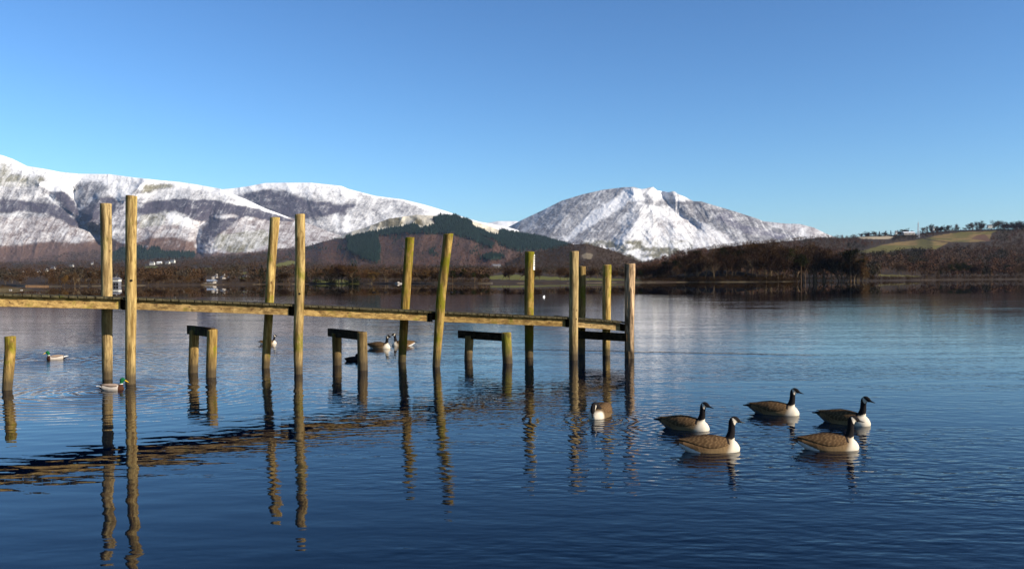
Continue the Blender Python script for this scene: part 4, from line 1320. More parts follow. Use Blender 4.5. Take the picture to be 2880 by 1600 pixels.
# lattice mast
px = 2500 + 535 / 6.505
p = low_at(H_right, px, H_right.ny - 12); s = p[1] / FPX
top = at(np.array(px), np.array(617.0), np.array(p[1]))
Hh = top[2] - p[2]
o = empty('lattice_mast', tuple(p), 'grey steel lattice mast on the right ridge', 'mast')
M_STEEL = flat_mat('galvanised_steel', (0.45, 0.45, 0.47), 0.5, 0.1)
m = MB(); bw = 2.6
lv = [i / 12 for i in range(13)]
wd = lambda t: bw * (1 - t) + 0.5 * t
for sx in (-1, 1):
    for sy in (-1, 1):
        m.tube([(sx * wd(0), sy * wd(0), -1), (sx * wd(0.85), sy * wd(0.85), Hh * 0.8)], [0.22, 0.15], 4)
m.build('leg', M_STEEL, o)
m = MB()
for a_, b_ in zip(lv[:-1], lv[1:]):
    for (c1, c2) in (((-1, -1), (1, -1)), ((1, -1), (1, 1)), ((1, 1), (-1, 1)), ((-1, 1), (-1, -1))):
        A = lambda c, t: (c[0] * wd(t * .85), c[1] * wd(t * .85), Hh * .8 * t)
        m.tube([A(c1, a_), A(c2, b_)], [0.1, 0.1], 3); m.tube([A(c2, a_), A(c1, b_)], [0.1, 0.1], 3); m.tube([A(c1, b_), A(c2, b_)], [0.1, 0.1], 3)
m.build('lattice', M_STEEL, o)
m = MB(); m.tube([(0, 0, Hh * 0.78), (0, 0, Hh)], [0.2, 0.08], 5); m.box((0, 0, Hh * .82), (2.6, 1.2, 0.9)); m.box((0, 0, Hh * .72), (3.0, 1.2, 0.9)); m.build('antenna', M_STEEL, o)

# rocks on shore
for (px, py, w_) in ((1355, 795, 14), (1372, 795, 10), (1383, 796, 7), (1120, 797, 18), (45, 814, 10), (60, 815, 6), (30, 815, 7)):
    q = on_water(np.array(float(px)), np.array(float(py) + 1.2)); s = q[1] / FPX; R_ = w_ * s / 2
    rnd = random.Random(px)
    import bmesh
    bm = bmesh.new(); bmesh.ops.create_icosphere(bm, subdivisions=3, radius=1)
    for v in bm.verts:
        n_ = 0.25 * math.sin(v.co.x * 5 + px) + 0.2 * math.sin(v.co.y * 7 + v.co.z * 4) + rnd.uniform(-.05, .05)
        v.co = Vector((v.co.x * R_, v.co.y * R_ * 0.8, v.co.z * R_ * 0.5)) * (1 + n_)
    me = bpy.data.meshes.new('rock'); bm.to_mesh(me); bm.free()
    o = link('rock', me, M_STONE); o.location = (q[0], q[1], 0.05)
    nm = {1355: 'largest pale boulder at the foot of the wooded point', 1372: 'middle pale boulder right of the largest one', 1383: 'smallest pale boulder right end of the wooded point',
          1120: 'flat pale rock on the centre shore right of the lawn', 45: 'stone in the middle of the left spit edge', 60: 'small stone at the tip of the left spit', 30: 'stone left of the others on the left spit'}[px]
    tag(o, nm, 'rock')

# ------------------------------------------------------------------ jetty
def logmesh(name, ctrl, seed, mat, ragged=False, flat=0.0, seg=30):
    """ctrl: list of (point, radius) from below water to top"""
    pts = [Vector(c[0]) for c in ctrl]; rad = [c[1] for c in ctrl]
    L = [0]
    for a, b in zip(pts[:-1], pts[1:]): L.append(L[-1] + (b - a).length)
    n = max(int(L[-1] / 0.035), 4)
    ss = np.linspace(0, L[-1], n)
    xs_ = np.interp(ss, L, [p.x for p in pts]); ys_ = np.interp(ss, L, [p.y for p in pts]); zs_ = np.interp(ss, L, [p.z for p in pts]); rs = np.interp(ss, L, rad)
    # soften the bends
    kern = np.ones(9) / 9
    def smt(a):
        b = np.concatenate([np.full(4, a[0]), a, np.full(4, a[-1])]); c = np.convolve(b, kern, 'valid'); c[0] = a[0]; c[-1] = a[-1]; return c
    if n > 20: xs_, ys_, rs = smt(xs_), smt(ys_), smt(rs)
    an = np.linspace(0, 2 * np.pi, seg, endpoint=False)
    A, S_ = np.meshgrid(an, ss)
    nx_ = np.cos(A); ny_ = np.sin(A)
    big_ = fbm(nx_ * 1.2 + 5, ny_ * 1.2 + S_ * 1.1, seed, 3) - 0.5
    fine_ = fbm(nx_ * 5 + 9, ny_ * 5 + S_ * 1.6, seed + 4, 3) - 0.5
    k = 1 + 0.16 * big_ + 0.07 * fine_
    if ragged:
        cr = fbm(nx_ * 2.4 + 2, ny_ * 2.4 + S_ * 0.8, seed + 7, 3)
        k = k - 0.22 * sst(0.52, 0.60, cr)
    RR = rs[:, None] * k
    V = np.stack([xs_[:, None] + nx_ * RR, ys_[:, None] + ny_ * RR, np.broadcast_to(zs_[:, None], A.shape) + (0.05 * (fbm(nx_ * 2 + 3, ny_ * 2, seed + 2) - 0.5) * (S_ > L[-1] - 0.02) if ragged else 0)], -1)
    V = V.reshape(-1, 3).tolist()
    F = []
    for j in range(n - 1):
        for i in range(seg):
            F.append((j*seg+i, j*seg+(i+1) % seg, (j+1)*seg+(i+1) % seg, (j+1)*seg+i))
    # chamfered, slightly domed top
    tilt = (vn(np.array([seed * 1.7]), np.array([3.3]), 5)[0] - 0.5) * 0.25
    last = (n - 1) * seg
    c = Vector((xs_[-1], ys_[-1], zs_[-1]))
    prev = last
    for (f, dz) in ((0.93, 0.010), (0.6, 0.014), (0.25, 0.016)):
        b = len(V)
        for i in range(seg):
            v = Vector(V[last + i]); q = c + (v - c) * f; q.z = c.z + (v.z - c.z) * f + dz + tilt * (q.x - c.x); V.append(list(q))
        for i in range(seg): F.append((prev + i, prev + (i+1) % seg, b + (i+1) % seg, b + i))
        prev = b
    V.append([c.x, c.y, c.z + 0.017]); ci = len(V) - 1
    for i in range(seg): F.append((prev + i, prev + (i+1) % seg, ci))
    me = bpy.data.meshes.new(name); me.from_pydata(V, [], F); me.update()
    for p_ in me.polygons: p_.use_smooth = True
    me.materials.append(mat)
    return me


DSP = 2880 / 2576.0       # whole-photo view scale


def post(parent, seed, pts, depth, mat=None, ragged=False):
    """pts: (x, y, width) in photo pixels, from the top down to the waterline"""
    ctrl = []
    for (x, y, w_) in pts:
        q = at(np.array(float(x)), np.array(float(y)), np.array(depth)); ctrl.append((q, w_ * depth / FPX / 2))
    b = ctrl[-1]; a = ctrl[-2]
    d = np.array(b[0]) - np.array(a[0]); d = d / abs(d[2])
    ctrl.append((np.array(b[0]) + d * 0.7, b[1]))
    ctrl = ctrl[::-1]
    me = logmesh('post', ctrl, seed, mat or M_POST, ragged)
    return link('post', me, None, parent), ctrl


def depth_at(x, yw):
    return float(on_water(np.array(float(x)), np.array(float(yw)))[1])


jetty = empty('jetty', (0, 0, 0), 'long weathered wooden jetty on tall round posts running out into the lake', 'jetty')
F_SPECS = [  # near row: points top -> waterline
    ([(369, 552, 30), (368, 700, 29), (368, 900, 28), (367, 1079, 27)], 1079, M_POST, 101),
    ([(844, 604, 28), (844, 760, 28), (842, 850, 26), (838, 960, 26), (839, 1051, 23)], 1051, M_POST, 102),
    ([(1262, 659, 28), (1252, 740, 26), (1240, 840, 27), (1236, 900, 25), (1227, 1031, 21)], 1031, M_POSTG, 103),
    ([(1614, 708, 27), (1614, 800, 26), (1613, 900, 25), (1613, 1012, 25)], 1012, M_POST, 104),
    ([(1772, 743, 30), (1771, 830, 29), (1770, 920, 27), (1770, 1007, 27)], 1007, M_POSTE, 105)]
R_SPECS = [
    ([(298, 574, 30), (300, 760, 29), (301, 930, 28), (302, 1066, 27)], 1066, M_POST, 111),
    ([(773, 613, 26), (762, 760, 25), (755, 900, 24), (747, 1034, 23)], 1034, M_POST, 112),
    ([(1153, 669, 26), (1143, 800, 25), (1136, 920, 24), (1131, 1017, 22)], 1017, M_POSTG, 113),
    ([(1490, 709, 27), (1488, 830, 26), (1488, 940, 25), (1488, 1005, 24)], 1004, M_POSTG, 114),
    ([(1637, 750, 21), (1637, 850, 21), (1636, 996, 20)], 996, M_POSTG, 115),
    ([(1707, 746, 24), (1706, 850, 23), (1705, 999, 22)], 999, M_POST, 116)]
FP = []; RP = []
for sp_ in F_SPECS:
    d = depth_at(sp_[0][-1][0], sp_[1]); o, c = post(jetty, sp_[3], sp_[0], d, sp_[2], sp_[3] == 105); FP.append((o, c, d))
for sp_ in R_SPECS:
    d = depth_at(sp_[0][-1][0], sp_[1]); o, c = post(jetty, sp_[3], sp_[0], d, sp_[2]); RP.append((o, c, d))
FP[4][0]['label'] = 'split and ragged end post with pale bare wood'


def wood_bolt(parent, px, py, depth, r, mat=M_HOLE, name='bolt_hole'):
    q = at(np.array(float(px)), np.array(float(py)), np.array(depth - 0.02))
    m = MB(); m.tube([(q[0], q[1] + 0.03 + r, q[2]), (q[0], q[1] - 0.082, q[2])], [r, r], 12)
    return m.build(name, mat, parent)


for (idx, px, py) in ((0, 373.5, 789), (1, 845, 826), (3, 1619, 897), (4, 1775, 930)):
    wood_bolt(FP[idx][0], px, py, FP[idx][2], 0.022)

JD = Vector((0.905, 0.425, 0)).normalized(); JN = Vector((-0.425, 0.905, 0)).normalized()
line = [(-1.12, 829.0)] if False else []
fx = [(-7.45, 16.7), (-4.59, 18.4), (-1.74, 19.66), (1.53, 21.2), (2.97, 21.6)]
fxy = [Vector((f[1][1][0][0], f[1][1][0][1], 0)) for f in FP]
start = fxy[0] - (fxy[1] - fxy[0]).normalized() * 5.0
nodes = [start] + fxy
ztop = [1.995 - 0.03, 1.68, 1.48, 1.27, 1.045, 0.915]
ztop[0] = 1.68 + 5.0 * 0.045
WD = 1.42
deck = MB()
bn = 0
seg_info = []
for i in range(len(nodes) - 1):
    a, b = nodes[i], nodes[i + 1]
    d = (b - a); L_ = d.length; d = d / L_
    n_ = Vector((-d.y, d.x, 0))
    za, zb = ztop[i], ztop[i + 1]
    seg_info.append((a, b, d, n_, L_, za, zb))
    k = int(round(L_ / 0.152)); wpl = L_ / k
    for q in range(k):
        s0 = q * wpl + 0.006; s1 = (q + 1) * wpl - 0.006
        z0 = za + (zb - za) * s0 / L_; z1 = za + (zb - za) * s1 / L_
        off = 0.02 + random.uniform(-0.008, 0.010); off2 = WD + 0.09 + random.uniform(-0.02, 0.02); jz = random.uniform(-0.003, 0.003)
        P0, P1 = a + d * s0 + n_ * off, a + d * s1 + n_ * off
        Q0, Q1 = a + d * s0 + n_ * off2, a + d * s1 + n_ * off2
        t_ = 0.042
        V8 = []
        for zz, w_ in ((-t_, 0), (0, 0)):
            for (pp, z_) in ((P0, z0), (P1, z1), (Q1, z1), (Q0, z0)):
                V8.append((pp.x, pp.y, z_ + zz + jz))
        deck.box8(V8)
deck.build('deck', M_DECK, jetty, bevel=0.003)


def beam(parent, a, b, n_, off, wdt, ztopa, ztopb, h_, mat, name='side_beam'):
    m = MB(); V8 = []
    for dz in (-1, 0):
        for (pp, z_, o_) in ((a, ztopa, off), (b, ztopb, off), (b, ztopb, off + wdt), (a, ztopa, off + wdt)):
            q = pp + n_ * o_; V8.append((q.x, q.y, z_ + dz * h_))
    # split along its length so the weathered edge can wander
    return_v = V8
    nseg = max(int((b - a).length / 0.12), 2)
    rings = []
    rnd = random.Random(int(a.x * 100) + int(off * 77))
    for i in range(nseg + 1):
        t = i / nseg
        r_ = []
        for (c0, c1) in ((0, 1), (3, 2), (7, 6), (4, 5)):
            A = Vector(V8[c0]); B = Vector(V8[c1]); q = A.lerp(B, t)
            q += Vector((0, 0, rnd.uniform(-0.003, 0.003))) + n_ * rnd.uniform(-0.002, 0.002)
            r_.append(q)
        rings.append(r_)
    vs = [v for r_ in rings for v in r_]; fs = []
    for i in range(nseg):
        for k in range(4): fs.append((i*4+k, i*4+(k+1) % 4, (i+1)*4+(k+1) % 4, (i+1)*4+k))
    fs.append((3, 2, 1, 0)); fs.append(tuple(nseg*4+k for k in range(4)))
    m.add(vs, fs)
    return m.build(name, mat, parent, bevel=0.004)


BH = 0.19
for i, (a, b, d, n_, L_, za, zb) in enumerate(seg_info):
    e0 = 0.0 if i == 0 else 0.06
    e1 = 0.16 if i < len(seg_info) - 1 else 0.20
    A = a + d * e0; B = b - d * e1
    zA = za + (zb - za) * e0 / L_ - 0.045; zB = za + (zb - za) * (L_ - e1) / L_ - 0.045
    fb = beam(jetty, A, B, n_, 0.115, 0.07, zA, zB, BH, M_BEAM)
    beam(jetty, A, B, n_, WD - 0.07, 0.07, zA, zB, BH, M_DARKB)
    beam(jetty, A, B, n_, WD * 0.52, 0.07, zA, zB, BH * 0.9, M_DARKB)
    for s in np.arange(0.5, L_ - 0.4, 0.62):
        q = a + d * s + n_ * 0.113; z_ = za + (zb - za) * s / L_ - 0.045 - BH * 0.5 + random.uniform(-0.02, 0.02)
        m = MB(); m.tube([(q.x, q.y + 0.0, z_), (q.x - n_.x * 0.006, q.y - n_.y * 0.006, z_)], [0.013, 0.012], 10); m.build('bolt', M_BOLT, fb)
    if i > 0:
        z_ = za - 0.05
        c0 = a - d * 0.075 + n_ * 0.12; c1 = a - d * 0.075 + n_ * WD
        m = MB(); m.bar((c0.x, c0.y, z_ - BH / 2 - 0.002), (c1.x, c1.y, z_ - BH / 2 - 0.002), d, 0.035, BH / 2); m.build('cross_beam', M_DARKB, jetty, bevel=0.004)
# low heavy bearer under the outer end
def px_beam(parent, xl, ylt, dl, xr, yrt, dr, h_, th, name='cross_beam', mat=M_DARKB):
    a = at(np.array(float(xl)), np.array(float(ylt)), np.array(float(dl))); b = at(np.array(float(xr)), np.array(float(yrt)), np.array(float(dr)))
    z_ = (a[2] + b[2]) / 2
    u = Vector((b[0] - a[0], b[1] - a[1], 0)).normalized(); n2 = Vector((-u.y, u.x, 0))
    A = Vector((a[0], a[1], 0)) + n2 * th; B = Vector((b[0], b[1], 0)) + n2 * th
    m = MB(); m.bar((A.x, A.y, z_ - h_ / 2), (B.x, B.y, z_ - h_ / 2), n2, th, h_ / 2)
    return m.build(name, mat, parent, bevel=0.006)


px_beam(jetty, 1610, 929, 22.75, 1762, 939, 21.45, 0.20, 0.045)
q = seg_info[-1]
m = MB()
e = q[1] - q[2] * 0.02
c0 = e + q[3] * 0.10 - q[2] * 0.06; c1 = e + q[3] * WD - q[2] * 0.06
m.bar((c0.x, c0.y, q[6] - 0.15), (c1.x, c1.y, q[6] - 0.15), q[2], 0.04, 0.09); m.build('cross_beam', M_DARKB, jetty, bevel=0.004)

# depth gauge on the fourth far post
gd = RP[3][2]
gz = MB()
ga = at(np.array(1503.2), np.array(716.0), np.array(gd)); gb = at(np.array(1501.8), np.array(759.0), np.array(gd))
nrm = Vector((0.93, -0.37, 0)); tng = Vector((0.37, 0.93, 0))
zt, zb_ = ga[2], gb[2]
cx_ = at(np.array(1501.0), np.array(740.0), np.array(gd))
ctr = Vector((cx_[0], cx_[1] - 0.03, 0))
gz.bar((ctr.x, ctr.y, (zt + zb_) / 2), (ctr.x + nrm.x * 0.012, ctr.y + nrm.y * 0.012, (zt + zb_) / 2), tng, 0.055, (zt - zb_) / 2)
gauge = gz.build('depth_gauge', M_WHITE, RP[3][0], bevel=0.001)
for k in range(6):
    z_ = zt - (k + 0.9) * (zt - zb_) / 6.6
    m = MB(); c = ctr + nrm * 0.0135 + tng * (0.025 if k % 2 == 0 else 0.032)
    m.bar((c.x - nrm.x * .001, c.y - nrm.y * .001, z_), (c.x + nrm.x * 0.001, c.y + nrm.y * 0.001, z_), tng, 0.026 if k % 2 == 0 else 0.018, 0.012)
    m.build('gauge_mark', M_BLACK, gauge)

# low frames of two short posts and a cross beam under the deck, and a lone stump
fr = [('short mossy two post frame under the deck between the first two tall near posts', [(547, 949 - 20, 27), (543, 1047, 26)], 1047, [(597, 928, 29), (593, 1060, 29)], 1060,
       (525, 914, 18.9, 593, 924, 17.72), 201),
      ('middle two post frame under the deck with the dark duck beside it', [(947, 938, 27), (948, 1026, 25)], 1026, [(1018, 935, 28), (1020, 1040, 28)], 1040,
       (921, 922.6, 20.4, 1018, 934, 18.95), 202),
      ('widest two post frame under the deck nearest the jetty end', [(1320, 945, 25), (1317, 1011, 23)], 1011, [(1424, 936, 27), (1428, 1021, 28)], 1021,
       (1287, 930, 21.65, 1419, 937, 20.4), 203)]
for (lab, pl, yl_, pr_, yr_, bm_, sd) in fr:
    dl = depth_at(pl[-1][0], yl_); dr = depth_at(pr_[-1][0], yr_)
    g = on_water(np.array(float((pl[-1][0] + pr_[-1][0]) / 2)), np.array(float((yl_ + yr_) / 2)))
    o = empty('mooring_frame', (0, 0, 0), lab, 'post frame', 'two post frames under the jetty')
    post(o, sd, pl, dl, M_POSTG); post(o, sd + 10, pr_, dr, M_POSTG)
    px_beam(o, *bm_, 0.19, 0.05)
d = depth_at(20, 1096)
st = logmesh('wooden_stump', [(c, r) for c, r in [(at(np.array(18.0), np.array(1140.0), np.array(d)), 0.085), (at(np.array(20.0), np.array(1096.0), np.array(d)), 0.085),
                                                  (at(np.array(25.0), np.array(1040.0), np.array(d)), 0.09), (at(np.array(29.0), np.array(990.0), np.array(d)), 0.092), (at(np.array(28.0), np.array(947.0), np.array(d)), 0.095)]], 301, M_POSTG)
tag(link('wooden_stump', st, None, None), 'leaning lone stump standing in the water at the far left', 'stump')


# ------------------------------------------------------------------ birds
def loft(sections, nseg=24):
    """sections (centre, half width y, up vec half height, up dir) -> closed mesh arrays"""
    V = []; F = []
    for (c, hw, hh, tx, tz) in sections:
        for k in range(nseg):
            a = 2 * math.pi * k / nseg
            V.append((c[0] - tz * hh * math.sin(a), c[1] + hw * math.cos(a), c[2] + tx * hh * math.sin(a)))
    n = len(sections)
    for j in range(n - 1):
        for k in range(nseg):
            F.append((j*nseg+k, j*nseg+(k+1) % nseg, (j+1)*nseg+(k+1) % nseg, (j+1)*nseg+k))
    F.append(tuple(range(nseg))[::-1]); F.append(tuple((n-1)*nseg+k for k in range(nseg)))
    return V, F


def resample(pts, n):
    a = np.array(pts, float)
    L = np.concatenate([[0], np.cumsum(np.linalg.norm(np.diff(a[:, :2], axis=0), axis=1))])
    s = np.linspace(0, L[-1], n)
    # catmull-like smoothing by cubic hermite through np.interp + blur
    out = np.stack([np.interp(s, L, a[:, i]) for i in range(a.shape[1])], -1)
    for _ in range(max(1, n // 14)):
        out[1:-1] = (out[:-2] + 2 * out[1:-1] + out[2:]) / 4
    return out


def skin_bird(name, body, neck, voxel, yoff=None):
    """body: (x, z, hw, hh); neck: (x, z, r, ywidth factor[, y])"""
    B = resample(body, 40)
    secs = [((b[0], 0, b[1]), b[2], b[3], 1, 0) for b in B]
    v1, f1 = loft(secs)
    Nn = resample(neck, 44)
    s2 = []
    for i, q in enumerate(Nn):
        t = Nn[min(i + 1, len(Nn) - 1)][:2] - Nn[max(i - 1, 0)][:2]; t = t / (np.linalg.norm(t) + 1e-9)
        s2.append(((q[0], q[4] if len(q) > 4 else 0, q[1]), q[2] * q[3], q[2], t[0], t[1]))
    v2, f2 = loft(s2)
    me = bpy.data.meshes.new(name)
    me.from_pydata(v1 + v2, [], f1 + [tuple(i + len(v1) for i in f) for f in f2]); me.update()
    import bmesh
    bm = bmesh.new(); bm.from_mesh(me); bmesh.ops.recalc_face_normals(bm, faces=bm.faces); bm.to_mesh(me); bm.free()
    o = bpy.data.objects.new('tmp', me); COL.objects.link(o)
    r = o.modifiers.new('r', 'REMESH'); r.mode = 'VOXEL'; r.voxel_size = voxel
    s = o.modifiers.new('s', 'SMOOTH'); s.iterations = 6; s.factor = 0.5
    dg = bpy.context.evaluated_depsgraph_get(); dg.update()
    out = bpy.data.meshes.new_from_object(o.evaluated_get(dg))
    out.name = name
    bpy.data.objects.remove(o)
    for p in out.polygons: p.use_smooth = True
    return out


def paint(me, fn, mat):
    n = len(me.vertices); co = np.empty(n * 3, dtype=np.float32); me.vertices.foreach_get('co', co); co = co.reshape(-1, 3)
    c = np.ones((n, 4), dtype=np.float32); c[:, :3] = fn(co[:, 0], co[:, 1], co[:, 2])
    a = me.color_attributes.new('tint', 'FLOAT_COLOR', 'POINT'); a.data.foreach_set('color', c.ravel())
    me.materials.clear(); me.materials.append(mat)


def wing_mesh(side, body, x0, x1, alow, voff, fn, mat, nx_=56, na=26, ztip=0.0):
    B = np.array(body, float); B = B[np.argsort(B[:, 0])]
    V = []; F = []
    for shell in (0, 1):
        for i in range(nx_):
            u = i / (nx_ - 1); x = x0 + (x1 - x0) * u
            zc, hw, hh = (np.interp(x, B[:, 0], B[:, k]) for k in (1, 2, 3))
            lo = alow(u)
            for j in range(na):
                v = j / (na - 1)
                a = math.radians(90 - (4 + (lo - 4) * v))
                edge = math.sin(math.pi * min(max(v, 0.0), 1.0)) ** 0.35 * (math.sin(math.pi * min(1, u * 0.97 + 0.02)) ** 0.3)
                f_ = 1 + voff * edge / max(hw, 0.02) if shell == 0 else 0.93
                V.append((x, side * hw * f_ * math.cos(a), zc + hh * f_ * math.sin(a) + ztip * u * u))
    off = nx_ * na
    for i in range(nx_ - 1):
        for j in range(na - 1):
            a, b, c, d = i*na+j, i*na+j+1, (i+1)*na+j+1, (i+1)*na+j
            F.append((a, b, c, d)); F.append((a+off, d+off, c+off, b+off))
    ringv = [j for j in range(na)] + [i*na+na-1 for i in range(1, nx_)] + [(nx_-1)*na+j for j in range(na-2, -1, -1)] + [i*na for i in range(nx_-2, 0, -1)]
    for a, b in zip(ringv, ringv[1:] + ringv[:1]): F.append((b, a, a+off, b+off))
    me = bpy.data.meshes.new('wing'); me.from_pydata(V, [], F); me.update()
    import bmesh
    bm = bmesh.new(); bm.from_mesh(me); bmesh.ops.recalc_face_normals(bm, faces=bm.faces); bm.to_mesh(me); bm.free()
    for p in me.polygons: p.use_smooth = True
    n = len(V)
    uu = np.tile(np.repeat(np.linspace(0, 1, nx_), na), 2); vv = np.tile(np.tile(np.linspace(0, 1, na), nx_), 2)
    c = np.ones((n, 4), dtype=np.float32); c[:, :3] = fn(uu, vv)
    at_ = me.color_attributes.new('tint', 'FLOAT_COLOR', 'POINT'); at_.data.foreach_set('color', c.ravel())
    me.materials.append(mat)
    return me


BLK = np.array([0.012, 0.010, 0.010]); WHT = np.array([0.58, 0.51, 0.40]); BRN = np.array([0.085, 0.048, 0.022]); TAN = np.array([0.20, 0.130, 0.063])
G_BODY = [(-0.40, 0.115, 0.012, 0.006), (-0.36, 0.108, 0.035, 0.022), (-0.30, 0.09, 0.066, 0.048), (-0.24, 0.07, 0.092, 0.078), (-0.15, 0.052, 0.122, 0.118), (-0.03, 0.042, 0.142, 0.148),
          (0.08, 0.036, 0.145, 0.150), (0.18, 0.03, 0.135, 0.140), (0.27, 0.024, 0.118, 0.124), (0.335, 0.022, 0.092, 0.100), (0.375, 0.022, 0.055, 0.062), (0.39, 0.022, 0.015, 0.02)]
G_NECK = [(0.20, 0.03, 0.075, 1.0, 0), (0.25, 0.10, 0.070, 1.0, 0), (0.276, 0.16, 0.052, 0.95, 0), (0.290, 0.22, 0.043, 0.95, 0), (0.294, 0.29, 0.039, 0.92, 0), (0.298, 0.335, 0.042, 0.85, 0),
          (0.312, 0.366, 0.045, 0.80, 0), (0.342, 0.368, 0.041, 0.80, 0), (0.372, 0.352, 0.028, 0.80, 0), (0.392, 0.342, 0.018, 0.85, 0)]
# head lowered in front, for the bird that comes towards the camera
G_NECK2 = [(0.18, 0.03, 0.075, 1.0, 0), (0.22, 0.10, 0.068, 1.0, 0), (0.26, 0.165, 0.054, 0.95, 0.0), (0.31, 0.200, 0.046, 0.95, 0.0), (0.37, 0.205, 0.042, 0.92, 0), (0.42, 0.180, 0.044, 0.85, 0),
           (0.445, 0.145, 0.044, 0.8, 0), (0.458, 0.110, 0.032, 0.8, 0), (0.464, 0.088, 0.02, 0.85, 0)]


def goose_paint(chin, neckcut, low=False, rump=0.5):
    def fn(x, y, z):
        n = len(x)
        s = fbm(x * 60, z * 60, 4)
        bars = -0.05 + 0.9 * fbm(x * 55 + z * 20, z * 18, 6, 3) + 0.25 * (0.5 + 0.5 * np.sin(x * 190 + z * 60 + 14 * fbm(x * 14, z * 14, 6) + np.abs(y) * 20))
        up = np.clip(sst(0.0, 0.085, z) * (1 - 0.45 * sst(-0.05, 0.2, x)) + 0.35 * sst(0.05, -0.15, x), 0, 1)
        fl = TAN[None] * (0.75 + 0.5 * bars[:, None]) * (1 - up[:, None]) + (BRN * 1.5)[None] * (0.45 + 1.1 * bars[:, None]) * up[:, None]
        w = sst(0.19, 0.29, x + 0.45 * (0.05 - z)) * (z < 0.2)
        if low: fl = fl * 0.62
        if low: w = sst(0.24, 0.31, x) * sst(0.13, 0.08, z)
        c = fl * (1 - w[:, None]) + WHT[None] * w[:, None]
        rear = (x < -0.125 + 0.02 * s) & (z < 0.098 - (x + 0.33) * 0.42)
        c[rear] = (np.array([0.66, 0.65, 0.62]) * rump * (0.75 + 0.4 * s[:, None]))[rear]
        c[(x < -0.30) & ~rear] = BRN * 0.5
        c[x < -0.345] = BLK
        blk = neckcut(x, z)
        c[blk] = BLK
        m = inpoly(x, z, chin) & (np.abs(y) > 0.012)
        c[m] = WHT
        return c
    return fn


def wing_goose(u, v):
    band = 0.5 + 0.5 * np.sin(u * 72 - v * 12 + 9.0 * fbm(u * 5, v * 6, 2))
    sc_ = 0.5 + 0.5 * np.cos(v * 34 + np.floor(u * 10) * 1.9)
    e = np.clip(band ** 4 * 1.1 * (0.35 + 0.65 * sc_), 0, 1)
    f = (1 - u) ** 0.6
    dark = BRN * 0.75
    pale = np.array([0.17, 0.105, 0.050])
    c = dark[None] * (0.7 + 0.7 * fbm(u * 12, v * 8, 8)[:, None] * f[:, None]) * (1 - e[:, None] * 0.8) + pale[None] * e[:, None] * 0.8
    c = c * (0.5 + 0.6 * sst(0.0, 0.35, v))[:, None]
    c[(u > 0.93)] = BLK * 1.5
    return c


def tail_mesh(x0, x1, z0, z1, w0, w1, th, mat, col):
    m = MB(); n = 9
    top = []; bot = []
    for i in range(n):
        f = i / (n - 1) * 2 - 1
        xe = x1 + 0.02 * f * f
        top.append((x0, f * w0, z0 + th * (1 - f * f))); bot.append((xe, f * w1, z1 - 0.006 * f * f))
    V = top + bot + [(a, b, c - th) for a, b, c in top] + [(a, b, c - 0.004) for a, b, c in bot]
    F = []
    for i in range(n - 1):
        F += [(i, i+1, n+i+1, n+i), (2*n+i, 3*n+i, 3*n+i+1, 2*n+i+1), (n+i, n+i+1, 3*n+i+1, 3*n+i), (i, 2*n+i, 2*n+i+1, i+1)]
    F += [(0, n, 3*n, 2*n), (n-1, 3*n-1, 4*n-1, 2*n-1)]
    me = bpy.data.meshes.new('tail'); me.from_pydata(V, [], F); me.update()
    a = me.color_attributes.new('tint', 'FLOAT_COLOR', 'POINT'); a.data.foreach_set('color', np.tile(np.array([*col, 1], dtype=np.float32), len(V)))
    me.materials.append(mat); return me


M_BILL = flat_mat('black_bill', (0.012, 0.011, 0.011), 0.35)
M_BILLY = flat_mat('yellow_bill', (0.62, 0.36, 0.02), 0.4, 0.1)
M_EYE = flat_mat('dark_eye', (0.005, 0.004, 0.004), 0.1)


def bill_mesh(pts, mat):
    v, f = loft([((p[0], 0, p[1]), p[2], p[3], *(np.array([p[4], p[5]]) / math.hypot(p[4], p[5]))) for p in pts], 14)
    me = bpy.data.meshes.new('bill'); me.from_pydata(v, [], f); me.update()
    for p in me.polygons: p.use_smooth = True
    me.materials.append(mat); return me


def eye_mesh(c, r):
    import bmesh
    bm = bmesh.new(); bmesh.ops.create_uvsphere(bm, u_segments=12, v_segments=8, radius=r)
    bmesh.ops.translate(bm, verts=bm.verts, vec=c); me = bpy.data.meshes.new('eye'); bm.to_mesh(me); bm.free()
    me.materials.append(M_EYE); return me


CHIN = [(0.288, 0.392), (0.305, 0.386), (0.333, 0.358), (0.362, 0.334), (0.340, 0.318), (0.322, 0.306), (0.308, 0.325), (0.298, 0.355)]
CHIN2 = [(0.395, 0.215), (0.415, 0.205), (0.440, 0.165), (0.440, 0.125), (0.415, 0.115), (0.405, 0.150)]
gb1 = skin_bird('body', G_BODY, G_NECK, 0.0075)
paint(gb1, goose_paint(CHIN, lambda x, z: (x > 0.17) & (z > 0.142 + 0.35 * np.abs(x - 0.27) - 0.06 * (x < 0.24)) | (z > 0.2)), M_BIRD)
gb3 = gb1.copy()
paint_args = (CHIN, lambda x, z: (x > 0.17) & (z > 0.142 + 0.35 * np.abs(x - 0.27) - 0.06 * (x < 0.24)) | (z > 0.2))
gb2 = skin_bird('body', G_BODY, G_NECK2, 0.0075)
paint(gb2, goose_paint(CHIN2, lambda x, z: (x > 0.15) & (z > 0.142 + 0.2 * np.abs(x - 0.27)) | (x > 0.405)), M_BIRD)
alw = lambda u: 50 + 42 * math.sin(math.pi * min(1, u * 0.9 + 0.12)) - 20 * u
gw = [wing_mesh(s, G_BODY, 0.21, -0.375, alw, 0.006, wing_goose, M_BIRD, ztip=0.018) for s in (-1, 1)]
gt = tail_mesh(-0.33, -0.435, 0.105, 0.112, 0.038, 0.045, 0.008, M_BIRD, BLK)
